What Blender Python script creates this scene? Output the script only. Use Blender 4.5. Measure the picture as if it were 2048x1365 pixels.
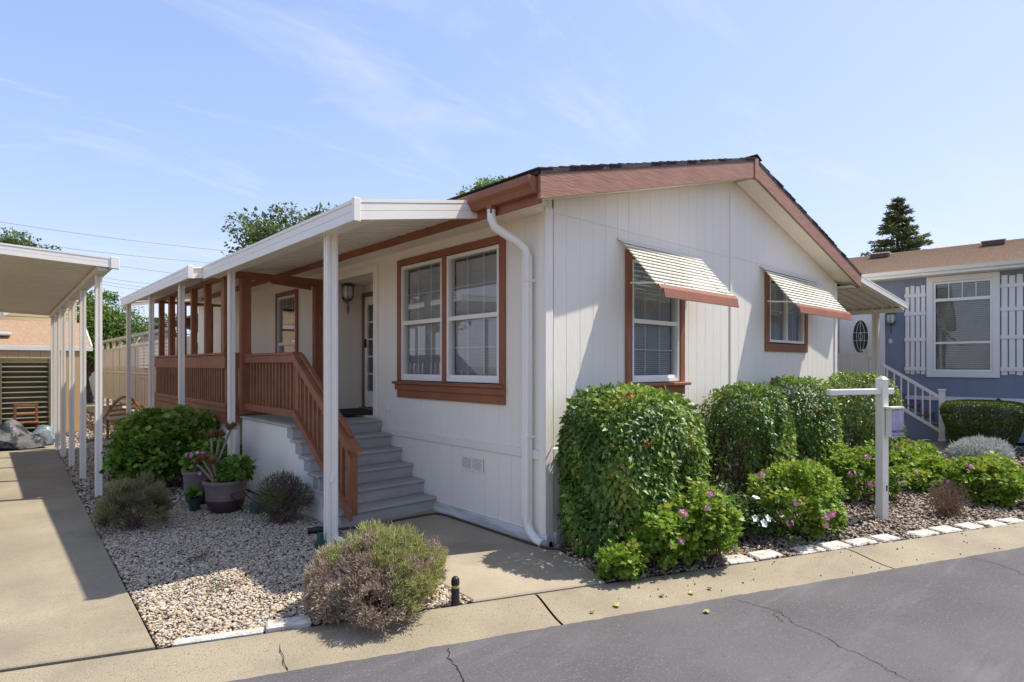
import bpy, math, random
import numpy as np
from mathutils import Matrix, Vector, Euler
R = math.radians
rnd = random.Random(7)
sc = bpy.context.scene
for o in list(bpy.data.objects):
    bpy.data.objects.remove(o)

# ------------------------------------------------------------------ camera, sky, sun, exposure
cd = bpy.data.cameras.new('camera')
cam = bpy.data.objects.new('camera', cd)
sc.collection.objects.link(cam)
cam.location = (-3.941, -3.853, 1.70)
cam.rotation_euler = (R(90), 0, R(-42.345))
cd.sensor_width = 36.0
cd.lens = 36.0 * 1162 / 2048
cd.shift_y = 48.5 / 2048
cd.clip_start = 0.05
cd.clip_end = 2000
sc.camera = cam
SUN = Vector((2.35, -1.0, 4.2)).normalized()
SUN_EL = math.asin(SUN.z)
SUN_AZ = math.atan2(SUN.x, SUN.y)
w = bpy.data.worlds.new('World')
sc.world = w
w.use_nodes = True
nt = w.node_tree
nt.nodes.clear()
def wn(t, **k):
    n = nt.nodes.new(t)
    for a, b in k.items():
        setattr(n, a, b)
    return n
wo = wn('ShaderNodeOutputWorld')
bg = wn('ShaderNodeBackground')
bg.inputs[1].default_value = 0.15
sky = wn('ShaderNodeTexSky', sky_type='NISHITA', sun_disc=False)
sky.sun_elevation = SUN_EL
sky.sun_rotation = SUN_AZ
sky.air_density = 1.0
sky.dust_density = 0.7
sky.ozone_density = 3.0
sky.altitude = 100
tc = wn('ShaderNodeTexCoord')
sep = wn('ShaderNodeSeparateXYZ')
nt.links.new(tc.outputs['Generated'], sep.inputs[0])
zc = wn('ShaderNodeMath', operation='ADD'); zc.inputs[1].default_value = 0.18
nt.links.new(sep.outputs[2], zc.inputs[0])
zm = wn('ShaderNodeMath', operation='MAXIMUM'); zm.inputs[1].default_value = 0.1
nt.links.new(zc.outputs[0], zm.inputs[0])
dx = wn('ShaderNodeMath', operation='DIVIDE'); dy = wn('ShaderNodeMath', operation='DIVIDE')
nt.links.new(sep.outputs[0], dx.inputs[0]); nt.links.new(zm.outputs[0], dx.inputs[1])
nt.links.new(sep.outputs[1], dy.inputs[0]); nt.links.new(zm.outputs[0], dy.inputs[1])
cmb = wn('ShaderNodeCombineXYZ')
nt.links.new(dx.outputs[0], cmb.inputs[0]); nt.links.new(dy.outputs[0], cmb.inputs[1])
mp = wn('ShaderNodeMapping')
mp.inputs['Rotation'].default_value = (0, 0, R(38))
mp.inputs['Scale'].default_value = (0.7, 1.9, 1)
nt.links.new(cmb.outputs[0], mp.inputs[0])
n1 = wn('ShaderNodeTexNoise'); n1.inputs['Scale'].default_value = 1.5; n1.inputs['Detail'].default_value = 9
n1.inputs['Roughness'].default_value = 0.62; n1.inputs['Distortion'].default_value = 0.55
nt.links.new(mp.outputs[0], n1.inputs['Vector'])
r1 = wn('ShaderNodeValToRGB')
r1.color_ramp.elements[0].position = 0.52; r1.color_ramp.elements[0].color = (0, 0, 0, 1)
r1.color_ramp.elements[1].position = 0.80; r1.color_ramp.elements[1].color = (1, 1, 1, 1)
nt.links.new(n1.outputs[0], r1.inputs[0])
cm = wn('ShaderNodeMath', operation='MULTIPLY'); cm.inputs[1].default_value = 0.5
nt.links.new(r1.outputs[0], cm.inputs[0])
# the sky's own range is gently compressed (c*k/(c+k) per channel), then thin cirrus is laid over it
KSKY = (3.15, 3.2, 5.0)
addk = wn('ShaderNodeMixRGB', blend_type='ADD'); addk.inputs[0].default_value = 1.0; addk.inputs[2].default_value = (*KSKY, 1)
nt.links.new(sky.outputs[0], addk.inputs[1])
mulk = wn('ShaderNodeMixRGB', blend_type='MULTIPLY'); mulk.inputs[0].default_value = 1.0; mulk.inputs[2].default_value = (*KSKY, 1)
nt.links.new(sky.outputs[0], mulk.inputs[1])
divk = wn('ShaderNodeMixRGB', blend_type='DIVIDE'); divk.inputs[0].default_value = 1.0
nt.links.new(mulk.outputs[0], divk.inputs[1]); nt.links.new(addk.outputs[0], divk.inputs[2])
mixc = wn('ShaderNodeMixRGB')
mixc.inputs[2].default_value = (2.05, 2.1, 2.3, 1)
nt.links.new(cm.outputs[0], mixc.inputs[0]); nt.links.new(divk.outputs[0], mixc.inputs[1])
nt.links.new(mixc.outputs[0], bg.inputs[0])
nt.links.new(bg.outputs[0], wo.inputs[0])
sl = bpy.data.lights.new('sun', 'SUN')
sl.energy = 2.1
sl.angle = R(0.55)
sl.color = (1.0, 0.955, 0.88)
sun = bpy.data.objects.new('sun', sl)
sc.collection.objects.link(sun)
sun.location = (12, -6, 20)
sun.rotation_euler = SUN.to_track_quat('Z', 'Y').to_euler()
sc.view_settings.view_transform = 'Standard'
sc.view_settings.look = 'None'
sc.view_settings.exposure = 1.62
sc.view_settings.gamma = 1.0
sc.view_settings.use_curve_mapping = False
sc.cycles.use_denoising = True
sc.cycles.max_bounces = 8
sc.cycles.transparent_max_bounces = 12
sc.cycles.caustics_reflective = False
sc.cycles.caustics_refractive = False

# ------------------------------------------------------------------ materials
MATS = {}
def pmat(name, c1, c2=None, scale=4.0, rough=0.6, bump=0.0, bscale=40.0, stretch=(1, 1, 1), spec=0.4, metal=0.0,
         fine=None, coat=0.0, detail=4.0, lo=0.35, hi=0.65, stains=()):
    """painted / mineral surface: colour wanders between c1 and c2 with world position, plus fine relief"""
    if name in MATS:
        return MATS[name]
    m = bpy.data.materials.new(name); m.use_nodes = True
    t = m.node_tree; b = t.nodes['Principled BSDF']
    b.inputs['Roughness'].default_value = rough
    b.inputs['Specular IOR Level'].default_value = spec
    b.inputs['Metallic'].default_value = metal
    b.inputs['Coat Weight'].default_value = coat
    g = t.nodes.new('ShaderNodeNewGeometry')
    mp = t.nodes.new('ShaderNodeMapping'); mp.inputs['Scale'].default_value = stretch
    t.links.new(g.outputs['Position'], mp.inputs[0])
    if c2 is None:
        c2 = tuple(x * 0.86 for x in c1)
    n = t.nodes.new('ShaderNodeTexNoise'); n.inputs['Scale'].default_value = scale; n.inputs['Detail'].default_value = detail
    t.links.new(mp.outputs[0], n.inputs['Vector'])
    cr = t.nodes.new('ShaderNodeValToRGB')
    cr.color_ramp.elements[0].position = lo; cr.color_ramp.elements[0].color = (*c1, 1)
    cr.color_ramp.elements[1].position = hi; cr.color_ramp.elements[1].color = (*c2, 1)
    t.links.new(n.outputs[0], cr.inputs[0])
    out = cr.outputs[0]
    if fine:   # (scale, colour, lo, hi): specks of another colour
        n2 = t.nodes.new('ShaderNodeTexNoise'); n2.inputs['Scale'].default_value = fine[0]; n2.inputs['Detail'].default_value = 2
        t.links.new(g.outputs['Position'], n2.inputs['Vector'])
        c = t.nodes.new('ShaderNodeValToRGB')
        c.color_ramp.elements[0].position = fine[2]; c.color_ramp.elements[1].position = fine[3]
        t.links.new(n2.outputs[0], c.inputs[0])
        mx = t.nodes.new('ShaderNodeMixRGB'); mx.inputs[2].default_value = (*fine[1], 1)
        t.links.new(c.outputs[0], mx.inputs[0]); t.links.new(out, mx.inputs[1])
        out = mx.outputs[0]
    for ssc, scol, slo, shi, sstr, samt in stains:   # blotches and streaks with their own shape
        ms = t.nodes.new('ShaderNodeMapping'); ms.inputs['Scale'].default_value = sstr; ms.inputs['Rotation'].default_value = (0, 0, R(22.2)) if sstr[0] != sstr[1] else (0, 0, 0)
        t.links.new(g.outputs['Position'], ms.inputs[0])
        n3 = t.nodes.new('ShaderNodeTexNoise'); n3.inputs['Scale'].default_value = ssc; n3.inputs['Detail'].default_value = 7; n3.inputs['Roughness'].default_value = 0.65
        t.links.new(ms.outputs[0], n3.inputs['Vector'])
        c = t.nodes.new('ShaderNodeValToRGB'); c.color_ramp.elements[0].position = slo; c.color_ramp.elements[1].position = shi
        c.color_ramp.elements[1].color = (samt, samt, samt, 1)
        t.links.new(n3.outputs[0], c.inputs[0])
        mx = t.nodes.new('ShaderNodeMixRGB'); mx.inputs[2].default_value = (*scol, 1)
        t.links.new(c.outputs[0], mx.inputs[0]); t.links.new(out, mx.inputs[1]); out = mx.outputs[0]
    t.links.new(out, b.inputs['Base Color'])
    if bump:
        nb = t.nodes.new('ShaderNodeTexNoise'); nb.inputs['Scale'].default_value = bscale; nb.inputs['Detail'].default_value = 5
        t.links.new(mp.outputs[0], nb.inputs['Vector'])
        bp = t.nodes.new('ShaderNodeBump'); bp.inputs['Strength'].default_value = bump; bp.inputs['Distance'].default_value = 0.02
        t.links.new(nb.outputs[0], bp.inputs['Height']); t.links.new(bp.outputs[0], b.inputs['Normal'])
    MATS[name] = m
    return m

def vmat(name, cols, rough=0.5, trans=0.0, spec=0.35, bump=0.0):
    """colour picked per leaf or stone from the mesh attribute 'var'"""
    m = bpy.data.materials.new(name); m.use_nodes = True
    t = m.node_tree; b = t.nodes['Principled BSDF']
    b.inputs['Roughness'].default_value = rough
    b.inputs['Specular IOR Level'].default_value = spec
    a = t.nodes.new('ShaderNodeAttribute'); a.attribute_name = 'var'
    cr = t.nodes.new('ShaderNodeValToRGB')
    e = cr.color_ramp.elements
    n = len(cols)
    while len(e) < n:
        e.new(0.5)
    for i, c in enumerate(cols):
        e[i].position = i / (n - 1); e[i].color = (*c, 1)
    t.links.new(a.outputs['Fac'], cr.inputs[0])
    t.links.new(cr.outputs[0], b.inputs['Base Color'])
    if bump:
        g = t.nodes.new('ShaderNodeNewGeometry')
        nb = t.nodes.new('ShaderNodeTexNoise'); nb.inputs['Scale'].default_value = 160
        t.links.new(g.outputs['Position'], nb.inputs['Vector'])
        bp = t.nodes.new('ShaderNodeBump'); bp.inputs['Strength'].default_value = bump; bp.inputs['Distance'].default_value = 0.01
        t.links.new(nb.outputs[0], bp.inputs['Height']); t.links.new(bp.outputs[0], b.inputs['Normal'])
    if trans:
        tr = t.nodes.new('ShaderNodeBsdfTranslucent')
        hs = t.nodes.new('ShaderNodeHueSaturation'); hs.inputs['Value'].default_value = 1.5; hs.inputs['Hue'].default_value = 0.48
        t.links.new(cr.outputs[0], hs.inputs['Color']); t.links.new(hs.outputs[0], tr.inputs[0])
        mx = t.nodes.new('ShaderNodeMixShader'); mx.inputs[0].default_value = trans
        t.links.new(b.outputs[0], mx.inputs[1]); t.links.new(tr.outputs[0], mx.inputs[2])
        t.links.new(mx.outputs[0], t.nodes['Material Output'].inputs[0])
    return m

def glass_mat(name, tint=(0.9, 0.93, 0.95)):
    m = bpy.data.materials.new(name); m.use_nodes = True
    t = m.node_tree; t.nodes.clear()
    o = t.nodes.new('ShaderNodeOutputMaterial')
    tr = t.nodes.new('ShaderNodeBsdfTransparent'); tr.inputs[0].default_value = (*tint, 1)
    gl = t.nodes.new('ShaderNodeBsdfGlossy'); gl.inputs['Roughness'].default_value = 0.015
    fr = t.nodes.new('ShaderNodeFresnel'); fr.inputs[0].default_value = 1.52
    mul = t.nodes.new('ShaderNodeMath'); mul.operation = 'MULTIPLY'; mul.inputs[1].default_value = 2.0; mul.use_clamp = True
    gm = t.nodes.new('ShaderNodeNewGeometry')
    inv = t.nodes.new('ShaderNodeMath'); inv.operation = 'SUBTRACT'; inv.inputs[0].default_value = 1.0
    t.links.new(gm.outputs['Backfacing'], inv.inputs[1])
    ff = t.nodes.new('ShaderNodeMath'); ff.operation = 'MULTIPLY'
    t.links.new(fr.outputs[0], ff.inputs[0]); t.links.new(inv.outputs[0], ff.inputs[1])
    t.links.new(ff.outputs[0], mul.inputs[0])
    mx = t.nodes.new('ShaderNodeMixShader')
    t.links.new(mul.outputs[0], mx.inputs[0]); t.links.new(tr.outputs[0], mx.inputs[1]); t.links.new(gl.outputs[0], mx.inputs[2])
    t.links.new(mx.outputs[0], o.inputs[0])
    return m

V = (1, 1, 0.08)
M = dict(
    siding=pmat('siding paint', (0.90, 0.83, 0.705), (0.87, 0.80, 0.68), 1.3, 0.62, 0.22, 60, V,
                stains=((1.1, (0.66, 0.60, 0.50), 0.56, 0.80, (1, 1, 0.12), 0.35), (6, (0.60, 0.55, 0.46), 0.64, 0.78, (1, 1, 0.5), 0.3))),
    core=pmat('wall core', (0.83, 0.765, 0.65), None, 2, 0.7),
    trimwhite=pmat('white trim paint', (0.86, 0.81, 0.71), (0.82, 0.77, 0.67), 2, 0.5, 0.12, 80),
    weathered=pmat('weathered white board', (0.74, 0.73, 0.70), (0.5, 0.48, 0.44), 7, 0.75, 0.5, 30, (0.25, 0.25, 2.5)),
    brown=pmat('red brown paint', (0.315, 0.118, 0.054), (0.265, 0.096, 0.045), 3, 0.5, 0.25, 40, (1, 1, 1)),
    browngrain=pmat('red brown grained board', (0.40, 0.205, 0.125), (0.33, 0.16, 0.10), 3, 0.55, 0.22, 9, (1.0, 1, 9),
                    stains=((5, (0.22, 0.09, 0.05), 0.52, 0.62, (0.6, 0.6, 9), 0.45),)),
    deckstain=pmat('red brown stained wood', (0.325, 0.13, 0.062), (0.26, 0.10, 0.048), 5, 0.55, 0.35, 26, (1, 1, 1),
                   stains=((3, (0.17, 0.07, 0.04), 0.54, 0.74, (1, 1, 0.4), 0.6), (9, (0.36, 0.17, 0.10), 0.62, 0.74, (1, 1, 1), 0.4))),
    alum=pmat('white aluminium', (0.90, 0.85, 0.755), (0.87, 0.82, 0.725), 1.5, 0.38, 0.03, 30, spec=0.5),
    cream=pmat('cream aluminium', (0.76, 0.72, 0.60), (0.71, 0.67, 0.55), 1.5, 0.42, 0.03, 30, spec=0.5),
    vinyl=pmat('white vinyl', (0.88, 0.845, 0.77), (0.85, 0.81, 0.74), 2, 0.35),
    stepgrey=pmat('grey deck paint', (0.44, 0.425, 0.39), (0.38, 0.365, 0.335), 5, 0.6, 0.25, 35, (0.3, 1, 1),
                  stains=((4, (0.28, 0.25, 0.205), 0.55, 0.75, (1, 1, 1), 0.5),)),
    shingle=pmat('dark brown shingle', (0.06, 0.045, 0.038), (0.035, 0.028, 0.026), 9, 0.9, 0.6, 90),
    tanshingle=pmat('tan shingle', (0.40, 0.26, 0.155), (0.28, 0.175, 0.105), 22, 0.9, 0.5, 80, (1, 1, 1)),
    greyshingle=pmat('grey shingle', (0.20, 0.19, 0.17), (0.14, 0.135, 0.125), 14, 0.9, 0.4, 80),
    dark=pmat('dark interior', (0.10, 0.09, 0.08), None, 2, 0.8),
    black=pmat('black plastic', (0.02, 0.02, 0.022), None, 3, 0.45),
    blind=pmat('blind slat', (0.70, 0.66, 0.60), None, 3, 0.5),
    curtain=pmat('sheer curtain', (0.72, 0.70, 0.72), None, 3, 0.8),
    bluesiding=pmat('slate blue siding', (0.235, 0.262, 0.33), (0.21, 0.236, 0.30), 2, 0.6, 0.2, 60, V),
    bluewhite=pmat('neighbour white paint', (0.85, 0.815, 0.75), (0.80, 0.77, 0.71), 2, 0.5),
    brass=pmat('weathered brass', (0.22, 0.19, 0.13), (0.12, 0.12, 0.10), 14, 0.45, metal=0.8),
    lampglass=pmat('ribbed lamp glass', (0.55, 0.60, 0.58), None, 9, 0.15),
    treadbrown=pmat('brown tread', (0.20, 0.125, 0.085), (0.15, 0.095, 0.065), 5, 0.6, 0.2, 30),
    tan=pmat('tan siding', (0.62, 0.42, 0.21), (0.56, 0.38, 0.19), 1.2, 0.65, 0.15, 50, V),
    yellow=pmat('pale yellow siding', (0.66, 0.53, 0.29), None, 1.5, 0.65),
    olive=pmat('olive metal', (0.20, 0.18, 0.11), (0.16, 0.145, 0.09), 2, 0.45),
    tarp=pmat('grey tarp', (0.13, 0.122, 0.118), (0.028, 0.027, 0.028), 4.2, 0.5, 0.5, 11, (1, 1, 1), lo=0.46, hi=0.54),
    bag=pmat('clear plastic bag', (0.25, 0.33, 0.40), (0.16, 0.17, 0.13), 8, 0.25, 0.5, 20),
    wood=pmat('orange wood', (0.30, 0.115, 0.045), (0.22, 0.085, 0.035), 6, 0.55, 0.2, 30),
    lattice=pmat('off white lattice', (0.55, 0.50, 0.465), (0.48, 0.44, 0.41), 2, 0.6),
    pot=pmat('mauve clay pot', (0.21, 0.145, 0.13), (0.16, 0.115, 0.108), 5, 0.6, 0.2, 40),
    potdark=pmat('dark plum glaze', (0.075, 0.045, 0.052), (0.055, 0.035, 0.04), 5, 0.35),
    potgreen=pmat('green plastic pot', (0.04, 0.06, 0.055), None, 5, 0.4),
    soil=pmat('soil', (0.055, 0.038, 0.027), (0.035, 0.025, 0.018), 20, 0.95, 0.6, 60),
    asphalt=pmat('asphalt sealcoat', (0.122, 0.110, 0.107), (0.088, 0.079, 0.077), 0.9, 0.82, 0.35, 190, (1, 1, 1), 0.35,
                 fine=(75, (0.165, 0.155, 0.152), 0.55, 0.75), detail=8,
                 stains=((1.6, (0.19, 0.178, 0.178), 0.56, 0.74, (0.35, 2.2, 1), 0.55), (0.7, (0.066, 0.061, 0.064), 0.56, 0.70, (1, 1, 1), 0.5), (34, (0.05, 0.047, 0.048), 0.62, 0.70, (1, 1, 1), 0.7))),
    gutter=pmat('tan aggregate concrete', (0.345, 0.285, 0.19), (0.275, 0.225, 0.15), 1.8, 0.85, 0.4, 150, fine=(95, (0.18, 0.145, 0.10), 0.56, 0.70), detail=7,
                stains=((1.3, (0.20, 0.16, 0.115), 0.54, 0.72, (0.5, 1.8, 1), 0.6), (55, (0.55, 0.48, 0.36), 0.62, 0.70, (1, 1, 1), 0.7))),
    concrete=pmat('driveway concrete', (0.345, 0.285, 0.19), (0.255, 0.208, 0.138), 1.1, 0.82, 0.25, 130, fine=(90, (0.20, 0.16, 0.11), 0.57, 0.70), detail=7,
                  stains=((0.9, (0.19, 0.155, 0.11), 0.50, 0.70, (1, 1, 1), 0.6), (3.2, (0.17, 0.135, 0.09), 0.62, 0.74, (1, 1, 1), 0.5), (60, (0.52, 0.45, 0.33), 0.63, 0.70, (1, 1, 1), 0.6))),
    walk=pmat('walkway concrete', (0.40, 0.33, 0.225), (0.31, 0.255, 0.175), 1.7, 0.82, 0.2, 120, fine=(75, (0.22, 0.18, 0.13), 0.6, 0.76), detail=7,
              stains=((1.4, (0.21, 0.17, 0.125), 0.52, 0.70, (1, 1, 1), 0.55),)),
    paver=pmat('whitewashed paver', (0.66, 0.62, 0.54), (0.42, 0.375, 0.30), 9, 0.85, 0.5, 60),
    ground=pmat('brown earth', (0.30, 0.245, 0.18), (0.22, 0.18, 0.13), 3, 0.95, 0.5, 50, fine=(60, (0.24, 0.20, 0.16), 0.55, 0.7)),
    crack=pmat('crack', (0.018, 0.017, 0.017), None, 5, 0.95),
    joint=pmat('dirt in joint', (0.075, 0.06, 0.042), (0.04, 0.032, 0.024), 20, 0.95),
    hose=pmat('brown hose', (0.085, 0.045, 0.03), None, 8, 0.5),
    box_irr=pmat('green irrigation box', (0.06, 0.10, 0.09), None, 5, 0.5),
    bark=pmat('bark', (0.11, 0.08, 0.06), (0.06, 0.045, 0.035), 10, 0.9, 0.6, 30, (1, 1, 0.3)),
    twig=pmat('twig', (0.20, 0.135, 0.10), (0.13, 0.085, 0.06), 12, 0.85),
    deadtwig=pmat('dead twig', (0.32, 0.19, 0.12), (0.22, 0.125, 0.08), 12, 0.85),
    cable=pmat('cable', (0.08, 0.08, 0.09), None, 2, 0.6),
    purple=pmat('magenta print', (0.33, 0.02, 0.16), None, 2, 0.5),
    flyer=pmat('lavender flyer', (0.55, 0.43, 0.72), (0.66, 0.60, 0.80), 9, 0.3, stretch=(3, 3, 0.6)),
    mat=pmat('door mat', (0.035, 0.034, 0.034), None, 30, 0.95, 0.5, 90),
    pink=pmat('pink petal', (0.85, 0.48, 0.66), (0.75, 0.20, 0.46), 30, 0.6),
    coral=pmat('coral petal', (0.85, 0.17, 0.17), (0.8, 0.28, 0.25), 30, 0.6),
    red=pmat('red petal', (0.62, 0.04, 0.05), None, 30, 0.6),
    white=pmat('white petal', (0.85, 0.84, 0.78), None, 30, 0.6),
    yleaf=pmat('yellow leaf', (0.52, 0.46, 0.12), (0.40, 0.42, 0.10), 30, 0.6),
    gleaf=pmat('green fallen leaf', (0.10, 0.20, 0.045), (0.22, 0.30, 0.10), 30, 0.6),
    rosette=pmat('bronze rosette', (0.36, 0.15, 0.08), (0.22, 0.16, 0.06), 16, 0.5),
    agave=pmat('agave leaf', (0.15, 0.24, 0.09), (0.10, 0.17, 0.06), 8, 0.45),
    stem=pmat('pale stem', (0.33, 0.25, 0.17), None, 12, 0.8),
    glass=glass_mat('window glass'),
    pebble=vmat('pebbles', [(0.16, 0.12, 0.08), (0.42, 0.335, 0.235), (0.54, 0.445, 0.325), (0.46, 0.31, 0.18), (0.66, 0.57, 0.44), (0.36, 0.32, 0.27), (0.72, 0.64, 0.52)], 0.75, bump=0.3),
    mulch=vmat('mulch and pebbles', [(0.08, 0.05, 0.033), (0.17, 0.105, 0.068), (0.30, 0.225, 0.16), (0.43, 0.34, 0.25), (0.55, 0.46, 0.35), (0.13, 0.085, 0.055)], 0.8, bump=0.3),
    hedge=vmat('hedge leaf', [(0.045, 0.095, 0.014), (0.095, 0.18, 0.024), (0.15, 0.255, 0.034), (0.235, 0.34, 0.055), (0.36, 0.36, 0.08)], 0.42, 0.34, 0.45),
    gerleaf=vmat('geranium leaf', [(0.075, 0.145, 0.014), (0.135, 0.235, 0.02), (0.19, 0.31, 0.03), (0.26, 0.36, 0.045), (0.36, 0.32, 0.06)], 0.5, 0.3),
    gerdark=vmat('zonal geranium leaf', [(0.05, 0.11, 0.016), (0.095, 0.185, 0.025), (0.145, 0.255, 0.034), (0.22, 0.32, 0.05), (0.36, 0.33, 0.07)], 0.5, 0.28),
    rose=vmat('rose leaf', [(0.04, 0.085, 0.02), (0.07, 0.13, 0.03), (0.13, 0.18, 0.05)], 0.5, 0.25),
    boxwood=vmat('boxwood leaf', [(0.045, 0.075, 0.012), (0.085, 0.13, 0.02), (0.15, 0.19, 0.03)], 0.55, 0.2),
    lavender=vmat('lavender sprig', [(0.13, 0.125, 0.055), (0.21, 0.205, 0.095), (0.27, 0.26, 0.125), (0.30, 0.25, 0.11)], 0.8, 0.2),
    heather=vmat('heather sprig', [(0.22, 0.15, 0.10), (0.36, 0.275, 0.20), (0.46, 0.37, 0.29), (0.33, 0.30, 0.13), (0.30, 0.34, 0.11), (0.42, 0.43, 0.17)], 0.85, 0.25),
    twiggy=vmat('twiggy shrub', [(0.075, 0.05, 0.04), (0.13, 0.09, 0.07), (0.17, 0.125, 0.09), (0.10, 0.14, 0.04), (0.16, 0.19, 0.05)], 0.8, 0.15),
    silver=vmat('silver leaf', [(0.30, 0.32, 0.30), (0.42, 0.44, 0.41), (0.52, 0.53, 0.49)], 0.8, 0.2),
    oak=vmat('oak leaf', [(0.05, 0.085, 0.02), (0.085, 0.13, 0.03), (0.13, 0.18, 0.045)], 0.55, 0.25),
    bright=vmat('bright tree leaf', [(0.06, 0.12, 0.02), (0.11, 0.19, 0.03), (0.18, 0.26, 0.05)], 0.55, 0.3),
    needle=vmat('conifer needle', [(0.09, 0.125, 0.045), (0.14, 0.175, 0.065), (0.20, 0.215, 0.09), (0.28, 0.19, 0.11)], 0.65, 0.12),
    grass=vmat('grass blade', [(0.06, 0.10, 0.03), (0.12, 0.16, 0.05)], 0.6, 0.2),
)

# ------------------------------------------------------------------ builders
FRAME = Matrix.Identity(4)
W = {}
def put(o, parent=None, local=None):
    sc.collection.objects.link(o)
    m = FRAME @ local if local is not None else FRAME.copy()
    o.matrix_basis = m
    W[o.name] = m
    if parent is not None:
        o.parent = parent
        o.matrix_parent_inverse = W[parent.name].inverted()
    return o
def tag(o, label=None, cat=None, group=None, kind=None):
    if label: o['label'] = label
    if cat: o['category'] = cat
    if group: o['group'] = group
    if kind: o['kind'] = kind
    return o
def thing(name, label, cat, loc=(0, 0, 0), group=None, kind=None):
    o = bpy.data.objects.new(name, None)
    o.empty_display_size = 0.2
    put(o, None, Matrix.Translation(loc))
    return tag(o, label, cat, group, kind)
def mesh_np(name, v, f, mat, smooth=False, var=None):
    me = bpy.data.meshes.new(name)
    v = np.asarray(v, dtype=np.float32).reshape(-1, 3); f = np.asarray(f, dtype=np.int32)
    n, k = f.shape
    me.vertices.add(len(v)); me.vertices.foreach_set('co', v.ravel())
    me.loops.add(n * k); me.loops.foreach_set('vertex_index', f.ravel())
    me.polygons.add(n)
    me.polygons.foreach_set('loop_start', np.arange(0, n * k, k, dtype=np.int32))
    me.polygons.foreach_set('loop_total', np.full(n, k, dtype=np.int32))
    if smooth:
        me.polygons.foreach_set('use_smooth', np.ones(n, dtype=bool))
    if var is not None:
        a = me.attributes.new('var', 'FLOAT', 'POINT'); a.data.foreach_set('value', np.asarray(var, dtype=np.float32))
    me.update(calc_edges=True)
    me.materials.append(mat)
    return me
class MB:
    def __init__(s):
        s.v = []; s.f = []
    def add(s, vs, fs):
        b = len(s.v); s.v += [tuple(p) for p in vs]; s.f += [tuple(i + b for i in q) for q in fs]; return s
    def box(s, x0, y0, z0, x1, y1, z1):
        return s.add([(x0, y0, z0), (x1, y0, z0), (x1, y1, z0), (x0, y1, z0), (x0, y0, z1), (x1, y0, z1), (x1, y1, z1), (x0, y1, z1)],
                     [(0, 3, 2, 1), (4, 5, 6, 7), (0, 1, 5, 4), (1, 2, 6, 5), (2, 3, 7, 6), (3, 0, 4, 7)])
    def prism(s, pts, vec):
        n = len(pts); v = Vector(vec)
        vs = [Vector(p) for p in pts] + [Vector(p) + v for p in pts]
        return s.add(vs, [tuple(range(n))[::-1], tuple(range(n, 2 * n))] + [(i, (i + 1) % n, n + (i + 1) % n, n + i) for i in range(n)])
    def tube(s, pts, r, n=8, cap=True):
        pts = [Vector(p) for p in pts]; k = len(pts)
        rs = r if isinstance(r, (list, tuple)) else [r] * k
        vs = []; prev = None
        for i, p in enumerate(pts):
            d = (pts[min(i + 1, k - 1)] - pts[max(i - 1, 0)])
            d = d.normalized() if d.length > 1e-9 else Vector((0, 0, 1))
            if prev is None:
                a = d.orthogonal().normalized()
            else:
                a = (prev - d * prev.dot(d)); a = a.normalized() if a.length > 1e-6 else d.orthogonal().normalized()
            prev = a; b = d.cross(a)
            for j in range(n):
                t = 2 * math.pi * j / n
                vs.append(p + (a * math.cos(t) + b * math.sin(t)) * rs[i])
        fs = [(i * n + j, i * n + (j + 1) % n, (i + 1) * n + (j + 1) % n, (i + 1) * n + j) for i in range(k - 1) for j in range(n)]
        if cap:
            fs += [tuple(range(n))[::-1], tuple(range((k - 1) * n, k * n))]
        return s.add(vs, fs)
    def lathe(s, prof, c=(0, 0, 0), n=24):
        vs = [(c[0] + r * math.cos(2 * math.pi * j / n), c[1] + r * math.sin(2 * math.pi * j / n), c[2] + z) for r, z in prof for j in range(n)]
        k = len(prof)
        fs = [(i * n + j, i * n + (j + 1) % n, (i + 1) * n + (j + 1) % n, (i + 1) * n + j) for i in range(k - 1) for j in range(n)]
        fs += [tuple(range(n))[::-1], tuple(range((k - 1) * n, k * n))]
        return s.add(vs, fs)
    def mesh(s, name, mat, smooth=False):
        me = bpy.data.meshes.new(name); me.from_pydata([tuple(p) for p in s.v], [], s.f); me.materials.append(mat)
        if smooth:
            me.polygons.foreach_set('use_smooth', np.ones(len(me.polygons), dtype=bool))
        return me
    def obj(s, name, mat, parent=None, smooth=False):
        me = s.mesh(name, mat, smooth)
        o = bpy.data.objects.new(name, me)
        put(o, parent)
        if smooth:
            try:
                me.set_sharp_from_angle(angle=R(40))
            except Exception:
                pass
        return o
BOXES = {}
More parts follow.
